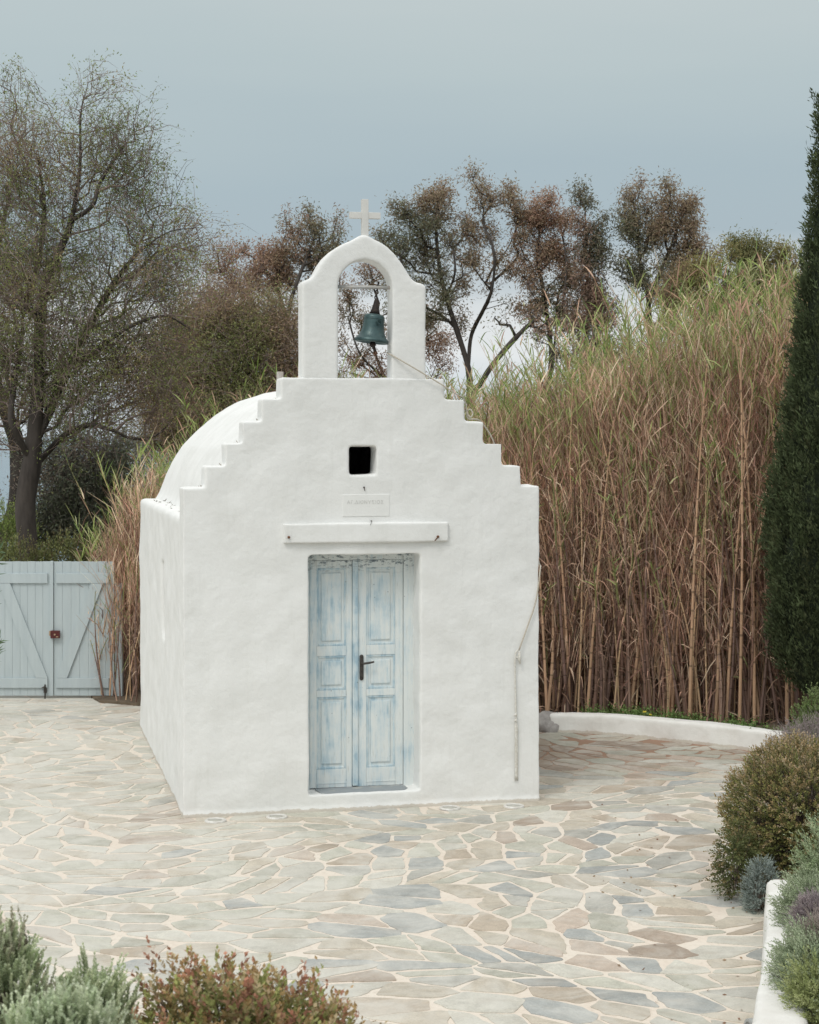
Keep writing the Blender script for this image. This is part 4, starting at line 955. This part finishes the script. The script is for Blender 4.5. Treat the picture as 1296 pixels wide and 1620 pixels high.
# foreground, on the terrace
lav = dict(n=38, L=.0135, W=.0072, a=.70)
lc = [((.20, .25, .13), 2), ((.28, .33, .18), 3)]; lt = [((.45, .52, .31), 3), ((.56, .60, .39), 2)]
GL = 'grey-green lavender mounds in the bottom left corner'
def at(px, py, Y, dz=0): q = PD(px, py, Y); return (q.x, q.y, q.z + dz)
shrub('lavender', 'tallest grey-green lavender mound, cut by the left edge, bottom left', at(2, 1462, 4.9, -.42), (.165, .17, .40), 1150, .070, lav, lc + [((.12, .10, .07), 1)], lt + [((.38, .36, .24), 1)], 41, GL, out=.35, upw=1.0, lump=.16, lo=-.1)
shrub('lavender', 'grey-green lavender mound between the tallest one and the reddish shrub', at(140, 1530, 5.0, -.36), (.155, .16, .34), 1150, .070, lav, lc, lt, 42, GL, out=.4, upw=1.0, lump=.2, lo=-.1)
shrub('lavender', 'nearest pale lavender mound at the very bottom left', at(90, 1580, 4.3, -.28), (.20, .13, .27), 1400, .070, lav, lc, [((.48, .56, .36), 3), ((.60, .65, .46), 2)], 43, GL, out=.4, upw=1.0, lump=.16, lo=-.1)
red = dict(n=11, L=.024, W=.0115, a=.95)
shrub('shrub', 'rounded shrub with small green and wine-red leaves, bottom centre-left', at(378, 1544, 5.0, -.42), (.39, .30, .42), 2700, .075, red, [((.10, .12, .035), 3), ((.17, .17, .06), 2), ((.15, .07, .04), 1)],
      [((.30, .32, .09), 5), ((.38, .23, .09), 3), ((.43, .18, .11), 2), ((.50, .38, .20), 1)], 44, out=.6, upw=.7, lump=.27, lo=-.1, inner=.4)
# right-hand side
myr = dict(n=9, L=.024, W=.0115, a=.9)
shrub('clipped_shrub', 'big rounded clipped shrub with olive leaves and rusty new tips by the planter wall', (2.79, 12.3, .45), (.60, .60, .53), 7000, .07, myr, [((.055, .070, .02), 3), ((.10, .11, .03), 3)],
      [((.13, .14, .035), 3), ((.22, .19, .055), 3), ((.31, .20, .09), 3), ((.42, .30, .19), 1)], 51, out=1.0, upw=.35, lump=.10, lo=-.75, inner=.36, lf=4, top=.5, twigs=dict(n=120, L=.12, r=.0018, col=(.30, .24, .18)))
shrub('shrub', 'trailing skirt of olive shoots hanging beside the planter wall end', (2.20, 11.85, .22), (.17, .17, .27), 520, .07, myr, [((.05, .065, .02), 3)], [((.10, .11, .035), 3), ((.19, .13, .05), 1)], 52, out=.9, upw=-.15, lump=.3, lo=-.9, inner=.5)
san = dict(n=14, L=.016, W=.0045, a=.8)
shrub('cotton_lavender', 'silvery blue-green cotton lavender tucked against the end of the planter wall', (2.30, 11.55, .09), (.125, .12, .25), 900, .05, san, [((.12, .15, .13), 2)], [((.24, .29, .27), 3), ((.30, .35, .32), 2)], 53, out=.8, upw=.3, lump=.12, lo=-.5)
pur = dict(n=14, L=.018, W=.004, a=.7)
shrub('lavender', 'spent purple-grey lavender behind the big clipped shrub', (3.10, 13.5, .50), (.42, .38, .44), 1500, .08, pur, [((.14, .12, .11), 2)], [((.25, .20, .20), 3), ((.31, .25, .24), 2)], 54, 'lavender in the right-hand beds', out=.6, upw=.6, lump=.14, twigs=dict(n=900, L=.12, r=.0018, col=(.27, .22, .21)))
shrub('shrub', 'small fresh green shrub above the spent lavender at the right edge', (3.38, 14.6, .62), (.22, .22, .36), 700, .07, myr, [((.06, .09, .025), 2)], [((.12, .17, .05), 3), ((.16, .20, .07), 1)], 55, out=.7, upw=.6, lump=.25)
shrub('shrub', 'small light green plant where the clipped shrub meets the curved wall', (2.95, 14.9, .16), (.16, .14, .20), 260, .06, dict(n=8, L=.03, W=.012, a=.8), [((.10, .13, .05), 2)], [((.20, .25, .12), 3)], 56, out=.6, upw=.7, lump=.3)
fr = dict(n=16, L=.026, W=.005, a=1.0)
shrub('fern_shrub', 'soft light green feathery shrub above the lavender on the planter wall', (2.36, 9.95, .62), (.19, .17, .30), 420, .13, fr, [((.14, .19, .09), 2)], [((.26, .34, .17), 3), ((.33, .39, .22), 2)], 57, out=.8, upw=.3, lump=.2)
lav2 = dict(n=18, L=.020, W=.0062, a=.8)
GR = 'lavender in the right-hand beds'
gcl = [((.13, .17, .085), 2), ((.18, .22, .12), 2)]; gtl = [((.25, .31, .18), 3), ((.34, .39, .25), 2)]
shrub('lavender', 'green lavender mound spilling over the far part of the planter wall', (2.215, 9.75, .40), (.17, .38, .27), 1500, .085, lav2, gcl, gtl, 58, GR, out=.9, upw=.25, lump=.14, lo=-.4)
shrub('lavender', 'green lavender mound hanging lowest over the planter wall, bottom right corner', (1.95, 8.50, .44), (.18, .44, .27), 1700, .085, lav2, gcl, gtl, 59, GR, out=.9, upw=.25, lump=.14, lo=-.4)
shrub('lavender', 'tangle of purple-grey spent lavender between the two green mounds', (2.075, 9.05, .60), (.10, .14, .15), 600, .06, pur, [((.13, .11, .11), 2)], [((.30, .23, .25), 3), ((.36, .29, .29), 2)], 60, GR, out=.7, upw=.4, lump=.1, twigs=dict(n=700, L=.07, r=.0014, col=(.27, .22, .23)))
shrub('lavender', 'dry woody lavender with bare stems at the right edge', (2.03, 8.62, .62), (.10, .12, .14), 260, .05, pur, [((.16, .13, .11), 2)], [((.28, .23, .21), 3)], 61, GR, out=.7, upw=.4, lump=.1, twigs=dict(n=500, L=.10, r=.0018, col=(.34, .28, .24)))
shrub('shrub', 'small yellow-green shrub at the bottom of the right edge', (1.875, 8.2, .47), (.12, .15, .19), 400, .08, fr, [((.15, .17, .05), 2)], [((.28, .33, .11), 3), ((.35, .38, .16), 2)], 62, out=.7, upw=.4, lump=.2)
# hedge and bush behind the gate
hd_ = dict(n=9, L=.045, W=.017, a=.8)
GH = 'yellow-green bushes just behind the gate'
for i, (px, Y, w_, zt, lab) in enumerate(((25, 22.3, .55, 1.80, 'yellow-green bush behind the left leaf of the gate'), (110, 22.5, .55, 1.84, 'yellow-green bush behind the gate top right of the tamarisk trunk'), (180, 22.4, .45, 1.86, 'yellow-green bush behind the right end of the gate'))):
    x = (px - CX) / FPX * Y
    shrub('bush', lab, (x, Y, zt - .75), (w_, .40, .72), 900, .16, hd_, [((.06, .068, .022), 2)], [((.11, .125, .036), 3), ((.17, .18, .055), 2), ((.12, .09, .04), 1)], 70 + i, GH, out=.5, upw=.9, lump=.2, cat='bush')
shrub('bush', 'bright yellow-green bush at the left edge beyond the gate', (-5.72, 25.0, 1.35), (.50, .45, .75), 900, .18, hd_, [((.09, .13, .03), 2)], [((.18, .25, .05), 3), ((.24, .28, .07), 2)], 75, out=.6, upw=.7, lump=.25, cat='bush')
# oleander poking in at the left edge, in front of the gate
r = np.random.default_rng(80); ole = empty('oleander', (-4.60, 19.0, 0), 0, 'oleander with long dark leaves poking in from the left edge before the gate', 'shrub')
g = GB(); g2 = GB()
for sx, sy, h in ((.02, 0, .95), (-.10, .05, 1.2), (-.22, -.1, 1.5), (.0, .1, 1.85), (-.3, .1, 2.0)):
    tip = np.array([sx * 1.4 + .16, sy, h]); b = np.array([sx - .15, sy, 0])
    add_tubes(g2, np.array([[b, (b + tip) / 2 + np.array([-.05, 0, 0]), tip]]), np.array([[.012, .009, .006]]), 6, (.12, .12, .07))
    for q in np.linspace(.55, 1, 8):
        c = b + (tip - b) * q; n = 5
        dd = unit(r.normal(size=(n, 3)) * np.array([1, 1, .4]) + np.array([0, 0, .45])); add_leaves(g, np.repeat(c[None], n, 0), dd, .15, .024, np.array((.07, .115, .055)) * r.uniform(.8, 1.3, (n, 1)), r)
g.build('foliage', M_leaf, ole); g2.build('stem', M_leaf, ole)

# ================================================================== CYPRESS
def cypress():
    r = np.random.default_rng(90); Y = 18.0; ax = PD(1307, 800, Y).x
    prof_ = [(150, 1), (170, 5), (200, 8), (260, 12), (300, 15), (350, 20), (400, 25), (450, 30), (500, 37), (600, 50), (700, 63), (800, 80), (870, 90), (950, 90), (1010, 85), (1060, 72), (1095, 46), (1110, 12)]
    ZP = np.array([CAMZ - (y - HY) / FPX * Y for y, _ in prof_])[::-1]; RP = np.array([w for _, w in prof_])[::-1] * Y / FPX
    root = empty('cypress_tree', (ax, Y, 0), 0, 'tall narrow dark green cypress standing at the right edge in front of the reeds', 'tree')
    rf = lambda z: np.interp(z, ZP, RP)
    n = 3000; z = r.uniform(ZP[0], ZP[-1], n * 3); keep = r.random(n * 3) < rf(z) / RP.max() + .04; z = z[keep][:n]; n = len(z); th = r.uniform(0, 2 * math.pi, n)
    rdg = np.array([mnoise.noise(Vector((math.cos(a) * 3.2, math.sin(a) * 3.2, b * 1.1))) for a, b in zip(th, z)]); R0 = rf(z) * (r.uniform(.84, 1.0, n) + .16 * rdg) - .015; C = np.stack([R0 * np.cos(th), R0 * np.sin(th), z], 1); outd = np.stack([np.cos(th), np.sin(th), np.zeros(n)], 1)
    g = GB(); k = 26
    hgt = r.uniform(.12, .30, n); t = r.random((n, k)); wr = .028 + .034 * r.random(n)
    ax_ = unit(outd * r.uniform(.1, .5, (n, 1)) + np.array([0, 0, 1]))
    P = C[:, None] + ax_[:, None] * (t * hgt[:, None])[..., None] + r.normal(size=(n, k, 3)) * (wr[:, None] * (1 - .75 * t))[..., None]
    D = ax_[:, None] * 1.0 + r.normal(size=(n, k, 3)) * .45 + outd[:, None] * .35
    cl = np.array((.030, .041, .016)) * r.uniform(.45, 1.7, (n, 1, 1)); cl = cl * (1 + t[..., None] * .6) + np.zeros((n, k, 3)); sel = r.random((n, 1)) < .12; cl = np.where(sel[..., None], cl + np.array((.02, .018, .008)), cl)
    add_leaves(g, P.reshape(-1, 3), D.reshape(-1, 3), r.uniform(.035, .075, n * k), r.uniform(.010, .020, n * k), cl.reshape(-1, 3), r)
    # closed inner mass of twigs
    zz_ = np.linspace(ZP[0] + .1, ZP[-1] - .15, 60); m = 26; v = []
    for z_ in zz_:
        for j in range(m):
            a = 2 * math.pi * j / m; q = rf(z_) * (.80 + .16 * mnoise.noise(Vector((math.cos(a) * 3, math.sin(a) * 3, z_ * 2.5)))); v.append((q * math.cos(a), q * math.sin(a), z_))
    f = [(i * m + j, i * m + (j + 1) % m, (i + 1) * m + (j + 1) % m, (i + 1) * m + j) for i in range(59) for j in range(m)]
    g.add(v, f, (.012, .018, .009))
    g.build('crown', M_leaf, root)
    g = GB(); add_tubes(g, np.array([[(0, 0, -.1), (0, 0, 1.2), (0, 0, 6.2)]]), np.array([[.12, .10, .01]]), 10, (.1, .1, .1)); g.build('trunk', M_bark, root, True)
cypress()

# ================================================================== REEDS (giant cane)
tanc = np.array([(.46, .29, .175), (.26, .15, .11), (.62, .43, .25), (.12, .07, .05), (.17, .105, .085), (.33, .21, .155)])
deadl = np.array([(.43, .24, .165), (.52, .315, .215), (.60, .40, .275), (.27, .135, .10), (.74, .56, .39)])
grn = np.array([(.15, .22, .045), (.22, .29, .070), (.29, .34, .115), (.11, .17, .045), (.38, .38, .18)])
def reed_height(x):
    return np.interp(x, [-4.2, -3.7, -3.2, -2.6, -1.8, -1.0, 0, .7, 1.2, 1.8, 2.5, 3.3, 4.2, 6], [1.2, 1.7, 2.7, 2.9, 3.5, 3.7, 3.6, 3.45, 3.6, 3.9, 4.25, 4.6, 4.9, 5.0])
def front_y(x):
    fx = [p.x for p in FWC]; 
    return np.interp(x, [-4.0, -3.2, -1.0, .1, .9, 1.6, 2.3, 3.0, 3.6, 4.2, 6], [21.1, 20.6, 20.5, 20.2, 19.9, 19.55, 19.2, 18.85, 18.75, 18.8, 18.8])
def add_canes(gs, gl_, B, H, r, nleaf, seg=5, sides=3, rr=.009, tall_leaf=1.0, lean=.10, ringed=False):
    n = len(B); ln = r.normal(size=(n, 3)) * lean * np.array([1, .6, 0]); bd = r.normal(size=(n, 3)) * .10 * np.array([1, .7, 0])
    t = np.linspace(0, 1, seg)
    if ringed:   # dark nodes every ~20 cm
        tt = [0.0]; 
        for q in np.arange(.16, 1.0, .052): tt += [q - .003, q - .0025, q + .0025, q + .003]
        t = np.array(tt + [1.0])
    sp = lambda s: B[:, None] + np.stack([np.zeros_like(s), np.zeros_like(s), s * H[:, None]], -1) + ln[:, None] * (s * H[:, None])[..., None] + bd[:, None] * (s ** 2.2 * H[:, None])[..., None]
    T = np.broadcast_to(t, (n, len(t))); P = sp(T)
    c = tanc[r.integers(0, len(tanc), n)] * r.uniform(.8, 1.25, (n, 1)); C = np.repeat(c[:, None], len(t), 1)
    gtop = (r.random(n) < .6)[:, None, None]; C = np.where((T[..., None] > .72) & gtop, C * .4 + grn[1] * .6, C)
    if ringed:
        nd = np.zeros(len(t), bool); nd[2::4] = True; nd[3::4] = True; nd[-1] = False
        C = np.where(nd[None, :, None], C * .45, C * r.uniform(.85, 1.1, (n, len(t), 1)))
    add_tubes(gs, P, np.broadcast_to((1 - .72 * t) * 1.0, (n, len(t))) * (rr * r.uniform(.75, 1.3, (n, 1))), sides, C)
    # leaves
    for j in range(nleaf):
        q = np.clip(r.beta(1.7, 1.1, n) * .90 + .09, .1, 1.0); q = np.where(r.random(n) < .25, r.uniform(.82, 1.0, n), q)
        A = sp(q[:, None])[:, 0]; th = r.uniform(0, 2 * math.pi, n); o_ = np.stack([np.cos(th), np.sin(th), np.zeros(n)], 1)
        top_ = q > .80 - .22 * r.random(n)
        L = r.uniform(.14, .40, n) * tall_leaf; L = np.where(top_, L * 1.0, L * .8)
        rise = np.where(top_, r.uniform(1.0, 2.8, n), r.uniform(-.4, 1.3, n)); fall = np.where(top_, r.uniform(.1, .7, n), r.uniform(.6, 2.6, n))
        d0 = unit(o_ + np.array([0, 0, 1.]) * rise[:, None]); s_ = unit(np.cross(d0, r.normal(size=(n, 3))))
        g_ = np.array([0, 0, -1.0]); P = [A]
        for k in (1, 2, 3): u_ = k / 3; P.append(A + d0 * (L * u_)[:, None] + g_ * (fall * L * u_ * u_ * .75)[:, None])
        P = np.stack(P, 1); wd = np.broadcast_to(np.array([.55, 1, .75, .08]), (n, 4)) * (r.uniform(.006, .016, n) * np.where(q > .80, 1.1, 1))[:, None]
        cd = deadl[r.integers(0, len(deadl), n)] * r.uniform(.75, 1.2, (n, 1)); cg = grn[r.integers(0, len(grn), n)] * r.uniform(.8, 1.2, (n, 1))
        pg = np.where(q > .84, .74, np.where(q > .74, .16, .05)); c_ = np.where((r.random(n) < pg)[:, None], cg, cd)
        add_strips(gl_, P, wd, s_, c_)
def reeds():
    r = np.random.default_rng(100)
    n = 2600; x = np.concatenate([r.uniform(.1, 5.3, int(n * .78)), r.uniform(-3.1, .1, int(n * .17)), r.uniform(-3.72, -3.05, int(n * .06))]); n = len(x)
    y = front_y(x) + .25 + 3.4 * r.random(n) ** 1.15; B = np.stack([x, y, np.full(n, .02)], 1)
    H = reed_height(x) * r.uniform(.72, 1.05, n) * (1 + .02 * (y - 20))
    g = GB(); add_canes(g, g, B, H, r, 26, rr=.0072)
    # dead sheaths and thin side shoots hanging almost upright through the whole height
    m = 46500; px_ = np.concatenate([r.uniform(.1, 5.5, 42000), r.uniform(-3.74, -3.05, 4500)]); hh = reed_height(px_); zf = .10 + .80 * r.beta(1.5, 1.35, m)
    p = np.stack([px_, front_y(px_) + .05 + 2.2 * r.random(m) ** 1.5, zf * hh], 1); d = r.normal(size=(m, 3)) * np.array([.30, .22, .15]) + np.array([0, 0, 1.]); L = r.uniform(.18, .62, (m, 1)); d = unit(d)
    cl = np.array([mnoise.noise(Vector((a * 1.6, b * 1.1, 7))) for a, b in zip(px_, p[:, 2])])
    P = np.stack([p, p + d * L * .55, p + d * L + r.normal(size=(m, 3)) * L * np.array([.22, .2, .08])], 1)
    cc = deadl[r.integers(0, 5, m)] * (r.uniform(.22, 1.35, (m, 1))) * (1 + .55 * cl[:, None]); gm_ = (r.random(m) < .05 + .20 * (zf > .78)); cc = np.where(gm_[:, None], grn[r.integers(0, 5, m)], cc)
    add_strips(g, P, np.broadcast_to(np.array([.8, 1, .25]), (m, 3)) * r.uniform(.003, .011, (m, 1)), perp(d, r), cc)
    # dead leaf litter and broken stalks caught between the canes
    m = 6000; px_ = r.uniform(.1, 5.4, m); p = np.stack([px_, front_y(px_) + r.uniform(.05, 1.2, m), r.random(m) ** 1.4 * 2.6], 1); d = r.normal(size=(m, 3)) * np.array([.6, .6, 1]); L = r.uniform(.15, .5, (m, 1))
    P = np.stack([p, p + unit(d) * L * .5, p + unit(d) * L + np.array([0, 0, -.15]) * L], 1); add_strips(g, P, np.broadcast_to(np.array([.8, 1, .2]) * .011, (m, 3)), perp(d, r), deadl[r.integers(0, 5, m)] * r.uniform(.6, 1.1, (m, 1)))
    o = g.build('reed_thicket', M_reed); tag(o, 'dense thicket of giant reeds, tan below and green at the tips, beyond the low wall', 'reeds', kind='stuff')
    # the front canes one by one
    protos = []
    for v in range(12):
        gs, gl2 = GB(), GB(); rr = np.random.default_rng(200 + v)
        add_canes(gs, gl2, np.array([[0, 0, 0.]]), np.array([4.3 * (1 + .03 * (v % 4))]), rr, 18, sides=7, rr=.0115 + .0009 * v, ringed=True, lean=.06)
        a = gs.build('reed_cane', M_reed, None, True); b = gl2.build('leaves', M_reed, a); protos.append((a, b))
    k = 0
    lab_r = 'single tan jointed cane at the front of the reed thicket right of the chapel'; lab_l = 'single tan cane in the reed clump between gate and chapel'
    xs = list(r.uniform(.45, 4.6, 170)) + list(r.uniform(-3.70, -3.06, 34))
    for i, x_ in enumerate(xs):
        a, b = protos[i % 12]
        if i >= 12: a = a.copy(); b = b.copy(); COL.objects.link(a); COL.objects.link(b); b.parent = a
        left = x_ < 0; y_ = float(front_y(x_)) + (r.uniform(-.05, .30) if not left else r.uniform(-.35, .4))
        a.location = (x_, y_, .05); h = float(reed_height(x_)) * (r.uniform(.35, .7) if i % 6 else r.uniform(.7, .97)) / 4.4
        w_ = .55 if left else (1 if h > .8 else .9); a.scale = (w_, w_, h)
        a.rotation_euler = (r.normal() * .03, r.normal() * .05 - (.10 if left else 0) * (1 if x_ < -3.35 else 0), r.uniform(0, 6.28) if not left else r.normal() * .4)
        tag(a, lab_l if left else lab_r, 'reed', 'canes at the front of the reed thicket' if not left else 'canes in the clump beside the gate')
reeds()
# low greenery behind the curved wall, one yellow flower, the boulder
def cover():
    r = np.random.default_rng(120); n = 2600; x = r.uniform(1.9, 4.3, n); fy = np.interp(x, [p.x for p in FWC if p.x < 4.4], [p.y for p in FWC if p.x < 4.4])
    y = fy + .26 + r.random(n) ** 1.6 * .65; dens = np.array([mnoise.noise(Vector((a * 2.2, b * 2, 0))) for a, b in zip(x, y)]); k = dens > -.12; x, y = x[k], y[k]; n = len(x)
    P = np.stack([x, y, np.full(n, .03)], 1); g = GB()
    add_shoots(g, P, np.array([0, 0, 1.]) + r.normal(size=(n, 3)) * .4, r.uniform(.08, .22, n), 7, .035, .022, 1.1, np.array((.05, .085, .02)), np.array((.10, .17, .04)), r)
    tag(g.build('ground_cover', M_leaf), 'low green clover-like ground cover behind the curved wall', 'ground cover', kind='stuff')
    p = PD(1020, 1127, 18.35); fl = GB(); a = np.linspace(0, 2 * math.pi, 7)[:-1]; d = np.stack([np.cos(a), np.sin(a) - .4, np.full(6, .7)], 1)
    add_leaves(fl, np.repeat(np.array(p)[None], 6, 0), d, .026, .022, np.array((.62, .52, .06)), r); p2 = np.array(p) + np.array([.06, 0, -.03]); add_leaves(fl, np.repeat(p2[None], 6, 0), d, .020, .018, np.array((.58, .48, .06)), r)
    add_tubes(fl, np.array([[np.array(p) - np.array([0, 0, .2]), np.array(p)]]), np.array([[.003, .003]]), 5, (.12, .2, .05))
    tag(fl.build('flower', M_leaf), 'tiny yellow flower in the greenery behind the curved wall', 'flower')
    bm = bmesh.new(); bmesh.ops.create_icosphere(bm, subdivisions=4, radius=1)
    for v in bm.verts:
        q = v.co.copy(); v.co = q * (1 + .22 * mnoise.noise(q * 1.3) + .08 * mnoise.noise(q * 4)); v.co.x *= .19; v.co.y *= .16; v.co.z *= .15; v.co.z += .05
    o = bm_obj('boulder', bm, M_rock, None, True); b = GP(868, 1156); o.location = (b.x + .0, b.y + .02, 0); tag(o, 'rough grey boulder at the left end of the low curved wall', 'boulder')
    # fallen leaves and bits on the yard, ledge and steps
    n = 90; g = GB(); P = np.stack([r.uniform(1.2, 2.3, n), r.uniform(9.3, 15, n), np.full(n, .010)], 1); P[:45, 0] = P[:45, 1] * .193 + r.uniform(-.16, .02, 45); add_leaves(g, P, r.normal(size=(n, 3)) * np.array([1, 1, .12]), .028, .014, np.array([(.20, .11, .07), (.26, .17, .10)])[r.integers(0, 2, n)], r)
    n = 26; L_ = np.stack([r.uniform(.05, .18, n), r.uniform(.3, 3.6, n), np.full(n, ZL + .012)], 1); W_ = np.array([list(loc2w(Vector(q))) for q in L_.tolist()]); add_leaves(g, W_, r.normal(size=(n, 3)) * np.array([1, 1, .15]), .04, .010, np.array((.14, .12, .10)), r)
    for l in LV[1:]:
        for q in range(3):
            c = np.array(loc2w(Vector((l[0] - .02, .10 + .05 * q, 0)))); c[2] = LV[LV.index(l) - 1][2] + .004; add_leaves(g, c[None], r.normal(size=(1, 3)) + np.array([0, 0, 1.]), .03, .008, np.array((.18, .14, .09)), r)
    tag(g.build('leaf_litter', M_leaf), 'scattered dry leaves on the paving and roof ledge', 'dry leaves', kind='stuff')
cover()
